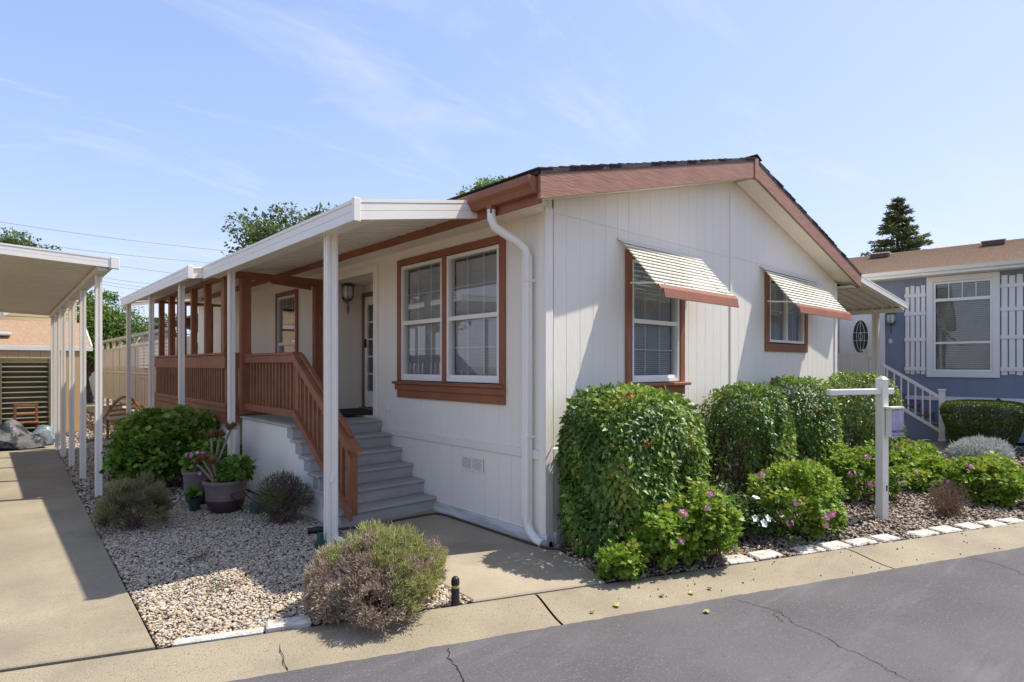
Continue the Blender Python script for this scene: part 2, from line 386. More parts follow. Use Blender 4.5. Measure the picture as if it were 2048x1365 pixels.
def cbox_mesh(dx, dy, dz, b, mat, name):
    key = (round(dx, 4), round(dy, 4), round(dz, 4), b, mat.name)
    if key in BOXES:
        return BOXES[key]
    h = (dx / 2, dy / 2, dz / 2); b = min(b, min(h) * 0.45)
    vs = []; idx = {}
    for sx in (-1, 1):
        for sy in (-1, 1):
            for sz in (-1, 1):
                s = (sx, sy, sz)
                for a in range(3):
                    p = [s[i] * (h[i] - (0 if i == a else b)) for i in range(3)]
                    idx[(sx, sy, sz, a)] = len(vs); vs.append(tuple(p))
    fs = []
    for a in range(3):
        o1, o2 = [i for i in range(3) if i != a]
        for s in (-1, 1):
            q = []
            for u, v in ((-1, -1), (1, -1), (1, 1), (-1, 1)):
                k = [0, 0, 0]; k[a] = s; k[o1] = u; k[o2] = v; q.append(idx[(*k, a)])
            fs.append(tuple(q if (s > 0) == (a != 1) else q[::-1]))
    for a in range(3):
        for bb in range(a + 1, 3):
            c = 3 - a - bb
            for sa in (-1, 1):
                for sb in (-1, 1):
                    k = [0, 0, 0]; k[a] = sa; k[bb] = sb; k[c] = -1; k2 = list(k); k2[c] = 1
                    fs.append((idx[(*k, a)], idx[(*k, bb)], idx[(*k2, bb)], idx[(*k2, a)]))
    for sx in (-1, 1):
        for sy in (-1, 1):
            for sz in (-1, 1):
                fs.append(tuple(idx[(sx, sy, sz, a)] for a in range(3)))
    me = bpy.data.meshes.new(name); me.from_pydata(vs, [], fs); me.materials.append(mat)
    BOXES[key] = me
    return me
def bx(name, x0, y0, z0, x1, y1, z1, mat, parent=None, b=0.004, rot=None):
    """a bevelled board or block between two corners; alike ones share their mesh"""
    if x1 < x0: x0, x1 = x1, x0
    if y1 < y0: y0, y1 = y1, y0
    me = cbox_mesh(x1 - x0, y1 - y0, z1 - z0, b, mat, name)
    o = bpy.data.objects.new(name, me)
    loc = Matrix.Translation(((x0 + x1) / 2, (y0 + y1) / 2, (z0 + z1) / 2))
    if rot:
        loc = loc @ Euler(rot).to_matrix().to_4x4()
    return put(o, parent, loc)
def beam(name, p, q, wd, ht, mat, parent=None, b=0.004):
    """a board running from p to q"""
    p = Vector(p); q = Vector(q); d = q - p
    me = cbox_mesh(d.length, wd, ht, b, mat, name)
    o = bpy.data.objects.new(name, me)
    x = d.normalized(); z = Vector((0, 0, 1)); y = z.cross(x).normalized(); z = x.cross(y)
    m = Matrix((x, y, z)).transposed().to_4x4(); m.translation = (p + q) / 2
    return put(o, parent, m)
def inst(name, me, parent, loc, rot=(0, 0, 0), scale=(1, 1, 1)):
    o = bpy.data.objects.new(name, me)
    return put(o, parent, Matrix.LocRotScale(Vector(loc), Euler(rot), Vector(scale)))

# ------------------------------------------------------------------ ground, road, gutter, slabs
SD = Vector((0.9257, -0.378)); SN = Vector((-0.378, -0.9257)); S0 = Vector((-0.75, -0.83))
def st(u, v, z=0.0):
    p = S0 + SD * u + SN * v
    return (p.x, p.y, z)
def strip(name, prof, mat, u0=-60, u1=80, du=None):
    """a sheet with one cross profile [(v,z)...] swept along the street"""
    us = [u0, u1] if du is None else list(np.arange(u0, u1 + 1e-6, du))
    vs = []; fs = []; n = len(prof)
    for u in us:
        for v, z in prof:
            vs.append(st(u, v, z))
    for i in range(len(us) - 1):
        for j in range(n - 1):
            a = i * n + j; fs.append((a, a + 1, a + n + 1, a + n))
    m = MB(); m.add(vs, fs); return m
g = MB().add([(-400, -400, -0.07), (400, -400, -0.07), (400, 400, -0.07), (-400, 400, -0.07)], [(0, 1, 2, 3)]).obj('ground', M['ground'])
tag(g, 'bare brown earth around the lots', 'ground', kind='structure')
rp = [(0.50, -0.024), (0.60, -0.0235), (1.2, -0.018), (4.0, 0.0), (6.8, -0.018), (7.5, -0.026)]
us = [-60] + list(np.arange(-9, 14, 0.05)) + [20, 80]
vs = []; rj = random.Random(44); cur = 0.0
for u in us:
    cur = cur * 0.6 + rj.uniform(-0.004, 0.004)
    for k, (v, z) in enumerate(rp):
        vs.append(st(u, v + (cur + rj.uniform(-0.004, 0.004) if k == 0 else 0), z))
n = len(rp)
road = MB().add(vs, [(i * n + j, i * n + j + 1, (i + 1) * n + j + 1, (i + 1) * n + j) for i in range(len(us) - 1) for j in range(n - 1)]).obj('road', M['asphalt'], smooth=True)
tag(road, 'grey sealed asphalt street', 'road', kind='structure')
# rolled gutter cast in lengths, with open joints between them
gut = thing('gutter', 'tan concrete gutter along the asphalt street', 'gutter', st(0, 0.26), kind='structure')
GP = [(0.0, -0.006), (0.03, 0.0), (0.12, -0.004), (0.27, -0.024), (0.38, -0.034), (0.48, -0.033), (0.535, -0.036), (0.54, -0.06)]
joints = [-9.5, -5.2, -0.16, 2.95, 6.4, 11.0, 16.0, 24.0, 40.0]
for a, b in zip(joints[:-1], joints[1:]):
    strip('gutter_slab', [(-0.0, -0.06)] + GP, M['gutter'], a + 0.009, b - 0.009, (b - a - 0.018) / 12).obj('gutter_slab', M['gutter'], gut, smooth=True)
bed = strip('joint_bed', [(-0.06, -0.03), (0.0, -0.03), (0.02, -0.045), (0.56, -0.052)], M['joint'], -9.5, 40).obj('joint_bed', M['joint'], gut)
fg = strip('far_gutter', [(7.49, -0.05), (7.5, -0.02), (7.65, -0.034), (8.04, 0.0), (8.05, -0.06)], M['gutter']).obj('far_gutter', M['gutter'])
tag(fg, 'concrete gutter on the other side of the street', 'gutter', kind='structure')

def ribbon(name, pts, wd, mat, parent, z=0.004, seed=1, jag=0.012, sub=7):
    """a crooked crack: a thin dark sliver just over the surface"""
    rr = random.Random(seed); P = []
    for i in range(len(pts) - 1):
        for k in range(sub):
            t = k / sub
            P.append([pts[i][0] * (1 - t) + pts[i + 1][0] * t + rr.uniform(-jag, jag), pts[i][1] * (1 - t) + pts[i + 1][1] * t + rr.uniform(-jag, jag),
                      (pts[i][2] * (1 - t) + pts[i + 1][2] * t) if len(pts[i]) > 2 else 0])
    P.append(list(pts[-1]) + ([0] if len(pts[-1]) < 3 else []))
    vs = []; fs = []
    for i, p in enumerate(P):
        a = Vector(P[min(i + 1, len(P) - 1)][:2]) - Vector(P[max(i - 1, 0)][:2]); a.normalize()
        n = Vector((-a.y, a.x)) * wd * rr.uniform(0.35, 1.0) * 0.5
        vs += [(p[0] + n.x, p[1] + n.y, p[2] + z), (p[0] - n.x, p[1] - n.y, p[2] + z)]
    fs = [(2 * i, 2 * i + 1, 2 * i + 3, 2 * i + 2) for i in range(len(P) - 1)]
    return MB().add(vs, fs).obj(name, mat, parent)
def vz(x, y):
    v = (Vector((x, y)) - S0).dot(SN)
    if v < 0.52:
        return float(np.interp(v, [p[0] for p in GP[:-1]], [p[1] for p in GP[:-1]]))
    return float(np.interp(v, [0.52, 1.2, 4.0], [-0.024, -0.018, 0.0]))
def crack(pts, wd, seed, parent, jag=0.012, zz=0.004):
    ribbon('crack', [(x, y, vz(x, y)) for x, y in pts], wd, M['crack'], parent, zz, seed, jag)
crack([(0.16, -1.79), (0.15, -1.91), (0.17, -2.13), (0.05, -2.24), (0.0, -2.44), (-0.08, -2.61), (-0.13, -2.79), (-0.2, -2.91), (-0.3, -3.2)], 0.006, 3, road, 0.016)
crack([(-1.84, -0.97), (-1.92, -1.08), (-1.96, -1.23), (-2.03, -1.38), (-2.1, -1.7)], 0.008, 4, road)
crack([(2.59, -2.78), (2.55, -2.98), (2.38, -3.16), (2.3, -3.5)], 0.008, 5, road)
crack([(0.17, -2.13), (0.1, -2.10), (0.02, -2.2)], 0.005, 6, road, 0.008)
crack([(-2.51, -0.10), (-2.60, -0.30), (-2.66, -0.56)], 0.007, 8, gut)
crack([(-2.72, -0.56), (-2.83, -0.85), (-2.9, -1.1)], 0.006, 9, road)

def slab(name, poly, z0, z1, mat, parent, b=0.012):
    """a concrete panel with a rounded arris"""
    c = Vector((sum(p[0] for p in poly) / len(poly), sum(p[1] for p in poly) / len(poly)))
    n = len(poly)
    def ring(d, z):
        out = []
        for i in range(n):
            p = Vector(poly[i]); a = (Vector(poly[i - 1]) - p).normalized(); e = (Vector(poly[(i + 1) % n]) - p).normalized()
            q = a + e
            s = q / max(abs(a.cross(e)), 0.2) * d
            out.append((p.x + s.x, p.y + s.y, z))
        return out
    vs = ring(0, z0) + ring(0, z1 - b) + ring(b, z1)
    fs = [(k * n + i, k * n + (i + 1) % n, (k + 1) * n + (i + 1) % n, (k + 1) * n + i) for k in range(2) for i in range(n)] + [tuple(range(2 * n, 3 * n))]
    return MB().add(vs, fs).obj(name, mat, parent)
drive = thing('driveway', 'tan concrete driveway under the carport', 'driveway', (-4.6, 6, 0), kind='structure')
def drx(y): return -3.17 + (y - 0.22) * 0.030
def gline(x): return -0.83 - 0.4083 * (x + 0.75)
YJ = [None, 4.24, 8.35, 12.5]
for i in range(3):
    y0 = YJ[i]; y1 = YJ[i + 1] - 0.006
    if y0 is None:
        poly = [(-6.4, gline(-6.4) + 0.018), (-3.17, gline(-3.17) + 0.034), (drx(y1), y1), (-6.4, y1 + 0.03)]
    else:
        poly = [(-6.4, y0 + 0.03), (drx(y0), y0), (drx(y1), y1), (-6.4, y1 + 0.03)]
    slab('slab', poly, -0.065, 0.006, M['concrete'], drive, 0.008)
walk = thing('walkway', 'concrete walkway from the gutter to the grey steps', 'path', (-0.7, 0.4, 0), kind='structure')
slab('slab', [(-1.33, gline(-1.33) + 0.02), (-0.33, gline(-0.33) + 0.02), (-0.16, -0.62), (-0.03, -0.2), (-0.045, 0.53), (-1.27, 0.56)], -0.065, 0.008, M['walk'], walk)
slab('slab', [(-1.27, 0.568), (-0.045, 0.538), (-0.045, 1.9), (-1.22, 1.9)], -0.065, 0.008, M['walk'], walk)
side = thing('side_path', 'pale concrete path in front of the blue house', 'path', (9.8, 0, 0), kind='structure')
slab('slab', [(8.0, -1.05), (12.6, -1.25), (12.6, 12), (7.7, 12)], -0.065, 0.004, M['walk'], side)
back = thing('back_path', 'pale strip of concrete beside the lattice enclosure', 'path', (-1, 20, 0), kind='structure')
slab('slab', [(-1.0, 12.2), (2.2, 12.2), (2.2, 34), (-1.0, 34)], -0.065, 0.004, M['walk'], back)
cross = MB().add([(-60, 38, -0.03), (60, 38, -0.03), (60, 45, -0.03), (-60, 45, -0.03)], [(0, 1, 2, 3)]).obj('back_street', M['asphalt'])
tag(cross, 'far grey street beyond the lots', 'road', kind='structure')

# ---------------- gravel
PHI = (1 + 5 ** 0.5) / 2
ICO_V = np.array([(-1, PHI, 0), (1, PHI, 0), (-1, -PHI, 0), (1, -PHI, 0), (0, -1, PHI), (0, 1, PHI), (0, -1, -PHI), (0, 1, -PHI), (PHI, 0, -1), (PHI, 0, 1), (-PHI, 0, -1), (-PHI, 0, 1)]) / 1.902
ICO_F = np.array([(0, 11, 5), (0, 5, 1), (0, 1, 7), (0, 7, 10), (0, 10, 11), (1, 5, 9), (5, 11, 4), (11, 10, 2), (10, 7, 6), (7, 1, 8), (3, 9, 4), (3, 4, 2), (3, 2, 6), (3, 6, 8), (3, 8, 9), (4, 9, 5), (2, 4, 11), (6, 2, 10), (8, 6, 7), (9, 8, 1)])
OCT_V = np.array([(1.1, 0, 0), (-1.1, 0, 0), (0, 1.1, 0), (0, -1.1, 0), (0, 0, 1.1), (0, 0, -1.1)]); OCT_F = np.array([(0, 2, 4), (2, 1, 4), (1, 3, 4), (3, 0, 4), (2, 0, 5), (1, 2, 5), (3, 1, 5), (0, 3, 5)])
def rotmats(rng, n):
    q = rng.normal(size=(n, 4)); q /= np.linalg.norm(q, axis=1)[:, None]
    a, b, c, d = q.T
    return np.stack([np.stack([1 - 2 * (c * c + d * d), 2 * (b * c - a * d), 2 * (b * d + a * c)], 1),
                     np.stack([2 * (b * c + a * d), 1 - 2 * (b * b + d * d), 2 * (c * d - a * b)], 1),
                     np.stack([2 * (b * d - a * c), 2 * (c * d + a * b), 1 - 2 * (b * b + c * c)], 1)], 1)
def inpoly(x, y, poly):
    r = np.zeros(len(x), bool); n = len(poly)
    for i in range(n):
        x0, y0 = poly[i]; x1, y1 = poly[(i + 1) % n]
        c = ((y0 > y) != (y1 > y)) & (x < (x1 - x0) * (y - y0) / (y1 - y0 + 1e-12) + x0)
        r ^= c
    return r
def pebbles(name, poly, n, size, mat, label, cat, seed, z0=-0.012, varf=None, ico=False):
    rng = np.random.default_rng(seed)
    P = np.array(poly); lo = P.min(0); hi = P.max(0)
    xs = rng.uniform(lo[0], hi[0], n * 3); ys = rng.uniform(lo[1], hi[1], n * 3)
    k = inpoly(xs, ys, poly); xs = xs[k][:n]; ys = ys[k][:n]; m = len(xs)
    s = size * np.exp(rng.normal(0, 0.28, m))
    sh = np.stack([s * rng.uniform(0.8, 1.35, m), s * rng.uniform(0.7, 1.0, m), s * rng.uniform(0.45, 0.75, m)], 1)
    BV, BF = (ICO_V, ICO_F) if ico else (OCT_V, OCT_F); q = len(BV)
    base = BV[None] * (1 + rng.uniform(-0.16, 0.16, (m, q, 1))) * sh[:, None, :]
    ang = rng.uniform(0, 2 * math.pi, m); til = rng.normal(0, 0.35, m)
    ca, sa = np.cos(ang), np.sin(ang); ct, s_t = np.cos(til), np.sin(til)
    x, y, z = base[..., 0], base[..., 1], base[..., 2]
    y, z = y * ct[:, None] - z * s_t[:, None], y * s_t[:, None] + z * ct[:, None]
    x, y = x * ca[:, None] - y * sa[:, None], x * sa[:, None] + y * ca[:, None]
    zz = z0 + rng.uniform(-0.006, 0.012, m)
    v = np.stack([x + xs[:, None], y + ys[:, None], z + zz[:, None]], -1).reshape(-1, 3)
    f = (BF[None] + (np.arange(m) * q)[:, None, None]).reshape(-1, 3)
    var = rng.random(m) if varf is None else varf(xs, ys, rng)
    me = mesh_np(name, v, f, mat, True, np.repeat(var, q))
    o = put(bpy.data.objects.new(name, me))
    return tag(o, label, cat, kind='stuff')
left_bed = [(-3.15, 0.20), (-1.36, -0.55), (-1.29, 0.55), (-1.25, 1.9), (-1.24, 3.3), (-1.5, 5.2), (-1.5, 8.0), (-2.9, 8.0), (drx(6), 6.0)]
bedbase = MB().add([(*p, -0.028) for p in left_bed], [tuple(range(len(left_bed)))]).obj('gravel_bed', pmat('dusty soil', (0.17, 0.135, 0.095), (0.11, 0.085, 0.06), 14, 0.95, 0.5, 60)); tag(bedbase, 'dark soil under the pale gravel', 'soil', kind='structure')
def gvar(x, y, rng):
    v = rng.random(len(x))
    dirt = (np.hypot(x + 2.95, y - 0.45) < 0.32) | (x < -3.35 + 0.0) | (y > 2.9)
    k = dirt & (rng.random(len(x)) < 0.55)
    v[k] = rng.uniform(0.0, 0.55, k.sum())
    return v
pebbles('gravel', left_bed[:5] + [(-1.3, 4.3), (drx(4.3), 4.3)], 42000, 0.0100, M['pebble'], 'pale pebble gravel around the pots and lavender', 'gravel', 11, varf=gvar, ico=True)
pebbles('gravel', [(drx(4.3), 4.3), (-1.3, 4.3), (-1.5, 12.0), (drx(12), 12.0)], 9000, 0.017, M['pebble'], 'gravel strip running back beside the carport posts', 'gravel', 12)
pebbles('gravel', [(drx(12), 12.0), (-1.1, 12.0), (-0.9, 30.0), (-2.6, 30.0)], 5000, 0.03, M['mulch'], 'dark mulch strip far back beside the lattice enclosure', 'mulch', 17)
rb = [(-0.29, -0.98), (-0.02, -0.2), (0.0, -0.03), (7.6, -0.03), (7.95, -1.05), (11.0, -1.5), (12.0, gline(12.0)), (0.5, gline(0.5))]
bb = MB().add([(*p, -0.028) for p in rb], [tuple(range(len(rb)))]).obj('planting_bed', M['soil']); tag(bb, 'dark soil of the planting bed along the front wall', 'soil', kind='structure')
def mvar(x, y, rng):
    v = rng.random(len(x)); near = (np.abs(x - 3.4) < 1.7) & (y < -1.15 - 0.16 * x)
    v[near] = rng.uniform(0.3, 0.95, near.sum()); return v
pebbles('gravel', [(-0.29, -0.98), (-0.02, -0.2), (0.0, -0.05), (2.0, -0.05), (2.0, gline(2.0))], 8500, 0.012, M['mulch'], 'dark mulch and pebbles under the front hedge', 'mulch', 13, varf=mvar)
pebbles('gravel', [(2.0, -0.05), (7.7, -0.05), (7.7, gline(7.7)), (2.0, gline(2.0))], 16000, 0.0155, M['mulch'], 'brown and grey pebbles around the white sign post', 'gravel', 14, varf=mvar)
pebbles('gravel', [(7.7, -1.0), (12.0, -1.5), (12.0, gline(12.0)), (7.7, gline(7.7))], 5000, 0.022, M['mulch'], 'pebbles at the foot of the clipped boxwood', 'gravel', 15, varf=mvar)
pebbles('gravel', [(-1.5, -0.52), (-1.33, -0.55), (-1.29, 0.3), (-1.5, 0.3)], 700, 0.013, M['pebble'], 'pebbles around the black path light', 'gravel', 16, z0=-0.006)

# ------------------------------------------------------------------ the house
HW, HL, RX, EZ, SLOPE = 7.55, 12.0, 3.70, 3.24, 0.262
OV = 0.30
def topz(x):        # underside of the roof over the front wall
    return 3.385 + SLOPE * (x if x < RX else (2 * RX - x) if 2 * RX - x > -0.2 else -0.2)
house = thing('mobile_home', 'cream manufactured home with red brown trim and low gable roof', 'house')
def cut_ranges(lo, hi, holes):
    out = [(lo, hi)]
    for a, b in holes:
        nx = []
        for l, h in out:
            if b <= l or a >= h: nx.append((l, h)); continue
            if a > l: nx.append((l, a))
            if b < h: nx.append((b, h))
        out = nx
    return [(l, h) for l, h in out if h - l > 0.015]
def clad(wall, axis, a0, a1, zb, ztop, holes, pitch, depth0, depth1, mat, gap=0.0035, zcuts=(), name='siding_board'):
    """vertical boards along x (axis 'x', facing -y) or y (facing -x), cut round the openings"""
    edges = list(np.arange(a0, a1 - 1e-6, pitch)) + [a1]
    for h in holes:
        edges += [h[0], h[1]]
    edges = sorted(set(round(e, 4) for e in edges if a0 <= e <= a1))
    holes_e = set(round(h[i], 4) for h in holes for i in (0, 1))
    for l, r in zip(edges[:-1], edges[1:]):
        if r - l < 0.012: continue
        mid = (l + r) / 2
        hz = [(h[2], h[3]) for h in holes if h[0] < mid < h[1]]
        la = l + (0 if l in holes_e else gap / 2); ra = r - (0 if r in holes_e else gap / 2)
        tl, tr = ztop(la), ztop(ra)
        segs = cut_ranges(zb, max(tl, tr), hz + [(z - 0.004, z + 0.004) for z in zcuts])
        for z0, z1 in segs:
            zl = tl if z1 > min(tl, tr) - 1e-6 else z1; zr = tr if z1 > min(tl, tr) - 1e-6 else z1
            if abs(zl - zr) < 1e-4:
                if axis == 'x': bx(name, la, depth0, z0, ra, depth1, zl, mat, wall, 0.002)
                else: bx(name, depth0, la, z0, depth1, ra, zl, mat, wall, 0.002)
            else:
                if axis == 'x': MB().prism([(la, depth0, z0), (ra, depth0, z0), (ra, depth0, zr), (la, depth0, zl)], (0, depth1 - depth0, 0)).obj(name, mat, wall)
def rects(a0, a1, z0, z1, holes):
    xs = sorted(set([a0, a1] + [h[i] for h in holes for i in (0, 1)])); zs = sorted(set([z0, z1] + [h[i] for h in holes for i in (2, 3)]))
    for l, r in zip(xs[:-1], xs[1:]):
        for b, t in zip(zs[:-1], zs[1:]):
            if not any(h[0] < (l + r) / 2 < h[1] and h[2] < (b + t) / 2 < h[3] for h in holes):
                yield l, r, b, t
# openings
LH = [(0.60, 2.59, 1.50, 2.98), (3.24, 4.72, 1.0, 2.98), (5.86, 6.76, 1.20, 2.95)]     # long wall: y0,y1,z0,z1
FH = [(1.30, 2.34, 1.48, 2.92), (4.74, 6.12, 2.02, 3.06)]                              # front wall: x0,x1,z0,z1
m = MB()
for l, r, b, t in rects(0.0, HL, 0.06, 3.30, LH): m.box(0.0035, l, b, 0.11, r, t)
side_wall = m.obj('wall', M['core'], house)
tag(side_wall, 'shaded long side wall with the entry recess')
clad(side_wall, 'y', 0.07, HL, 0.88, lambda y: 3.30, LH, 0.2032, 0.0, 0.0115, M['siding'])
clad(side_wall, 'y', 0.07, HL, 0.10, lambda y: 0.80, [], 0.2032, -0.004, 0.0115, M['siding'], name='skirting_board')
m = MB()
for l, r, b, t in rects(0.0, HW, 0.06, 3.14, FH): m.box(l + (0.11 if l == 0 else 0), 0.0035, b, r, 0.11, t)
m.prism([(0.11, 0.0035, 3.14), (HW, 0.0035, 3.14), (HW, 0.0035, topz(HW)), (RX, 0.0035, topz(RX)), (0.11, 0.0035, topz(0.11))], (0, 0.1065, 0))
front_wall = m.obj('wall', M['core'], house)
tag(front_wall, 'sunlit gabled front wall with two awning windows')
clad(front_wall, 'x', 0.09, 3.575, 0.90, topz, FH, 0.2032, 0.0, 0.0115, M['siding'], zcuts=(3.165,))
clad(front_wall, 'x', 3.625, HW - 0.09, 0.90, topz, FH, 0.2032, 0.0, 0.0115, M['siding'], zcuts=(3.185,))
clad(front_wall, 'x', 0.09, HW - 0.09, 0.12, lambda x: 0.80, [], 0.2032, -0.002, 0.0115, M['siding'], name='skirting_board')
bx('seam_batten', 3.578, -0.016, 0.90, 3.622, 0.011, topz(3.6) - 0.01, M['siding'], front_wall)
bx('corner_trim', -0.022, -0.022, 0.02, 0.085, 0.0, 3.20, M['siding'], house)
bx('corner_trim', -0.0225, 0.001, 0.02, -0.0005, 0.065, 3.20, M['siding'], house)
bx('corner_trim', HW - 0.085, -0.022, 0.02, HW + 0.02, 0.0, 3.20, M['siding'], house)
MB().box(HW - 0.1, 0.001, 0.05, HW, HL, 3.2).obj('wall', M['siding'], house)
MB().prism([(0.11, HL - 0.1, 0.05), (HW - 0.1, HL - 0.1, 0.05), (HW - 0.1, HL - 0.1, topz(HW)), (RX, HL - 0.1, topz(RX)), (0.11, HL - 0.1, topz(0.11))], (0, 0.1, 0)).obj('wall', M['siding'], house)
bx('belly_band', -0.026, 0.066, 0.80, 0.0, 3.02, 0.885, M['trimwhite'], house)
bx('belly_band', 0.086, -0.026, 0.80, HW - 0.086, 0.0, 0.905, M['trimwhite'], house)
bx('base_board', -0.045, -0.05, -0.03, 0.006, 1.80, 0.10, M['weathered'], house, 0.006, (0, R(8), 0))
bx('base_board', 0.09, -0.05, -0.03, HW, 0.006, 0.115, M['weathered'], house, 0.006)
MB().box(0.115, 0.115, 0.93, HW - 0.1, HL - 0.1, 0.95).obj('floor', M['dark'], house)
MB().box(0.115, 0.115, 3.02, HW - 0.1, HL - 0.1, 3.04).obj('ceiling', M['core'], house)
# vent in the skirting
v_ = bx('skirting_vent', -0.016, 0.91, 0.565, -0.005, 1.29, 0.70, pmat('vent grey', (0.42, 0.40, 0.36), None, 9, 0.7), house, 0.003)
for a0, a1, c0, c1 in ((0.905, 1.295, 0.555, 0.574), (0.905, 1.295, 0.692, 0.71), (0.905, 0.928, 0.5745, 0.6915), (1.09, 1.11, 0.5745, 0.6915), (1.272, 1.295, 0.5745, 0.6915)):
    bx('vent_frame', -0.022, a0, c0, -0.0165, a1, c1, M['siding'], v_, 0.002)
for sx in (0.93, 1.11):
    for k in range(8):
        bx('louvre', -0.024, sx, 0.578 + k * 0.0145, -0.016, sx + 0.16, 0.586 + k * 0.0145, M['siding'], v_, 0.001)
# recess of the entry
ent = MB()
ent.box(0.012, 4.72, 1.0, 0.62, 4.78, 2.98); ent.box(0.11, 3.18, 1.0, 0.62, 3.238, 2.98); ent.box(0.012, 3.18, 2.981, 0.75, 4.78, 3.015)
ent.box(0.62, 3.18, 1.0, 0.70, 3.58, 2.98); ent.box(0.62, 3.58, 2.86, 0.70, 4.70, 2.98); ent.box(0.62, 4.70, 1.0, 0.70, 4.78, 2.98)
entry = ent.obj('entry_recess', M['siding'], house)
for k, xx in enumerate((0.2, 0.41)):
    bx('groove', xx - 0.003, 4.7185, 1.0, xx + 0.003, 4.7195, 2.98, M['core'], entry, 0.0003)
bx('casing', -0.03, 3.14, 1.0, -0.001, 3.238, 3.06, M['siding'], house)
bx('casing', -0.03, 3.238, 2.965, -0.001, 4.735, 3.06, M['siding'], house)
bx('casing', -0.03, 4.725, 1.0, -0.001, 4.82, 3.06, M['siding'], house)
for j0, j1, jz0, jz1 in ((4.665, 4.715, 1.0, 2.86), (3.58, 3.645, 1.0, 2.86), (3.645, 4.665, 2.80, 2.86)):
    bx('door_jamb', 0.585, j0, jz0, 0.615, j1, jz1, M['brown'], house)
bx('threshold', 0.5, 3.645, 1.0, 0.615, 4.665, 1.03, M['wood'], house)
door = MB()
D0, D1 = 3.655, 4.655
for a, b, c, d in ((D0, D0 + 0.085, 1.04, 2.79), (D1 - 0.085, D1, 1.04, 2.79), (D0 + 0.085, D1 - 0.085, 1.04, 1.29), (D0 + 0.085, D1 - 0.085, 2.66, 2.79)):
    door.box(0.605, a, c, 0.645, b, d)
door = door.obj('door', M['vinyl'], house)
g = MB().box(0.62, D0 + 0.085, 1.29, 0.626, D1 - 0.085, 2.66).obj('pane', M['glass'], door)
MB().box(0.66, D0 + 0.1, 1.2, 0.67, D1 - 0.1, 2.7).obj('door_backing', M['dark'], door)  # dark sheet behind the glass, standing in for the unlit room inside
for k in range(1, 5):
    zz = 1.29 + 1.37 * k / 5
    bx('muntin', 0.608, D0 + 0.085, zz - 0.011, 0.64, D1 - 0.085, zz + 0.011, M['vinyl'], door, 0.002)
for k in range(1, 4):
    yy = D0 + 0.085 + (D1 - D0 - 0.17) * k / 4
    bx('muntin', 0.6075, yy - 0.011, 1.29, 0.6405, yy + 0.011, 2.66, M['vinyl'], door, 0.002)
bx('handle', 0.57, D1 - 0.07, 1.98, 0.604, D1 - 0.03, 2.12, M['black'], door)
# entry ceiling lies under the casing; a black mat in front of the door

dm = bx('door_mat', -0.25, 3.55, 1.006, 0.45, 4.62, 1.022, M['mat'], None, 0.004); tag(dm, 'black door mat lying on the grey landing', 'mat')

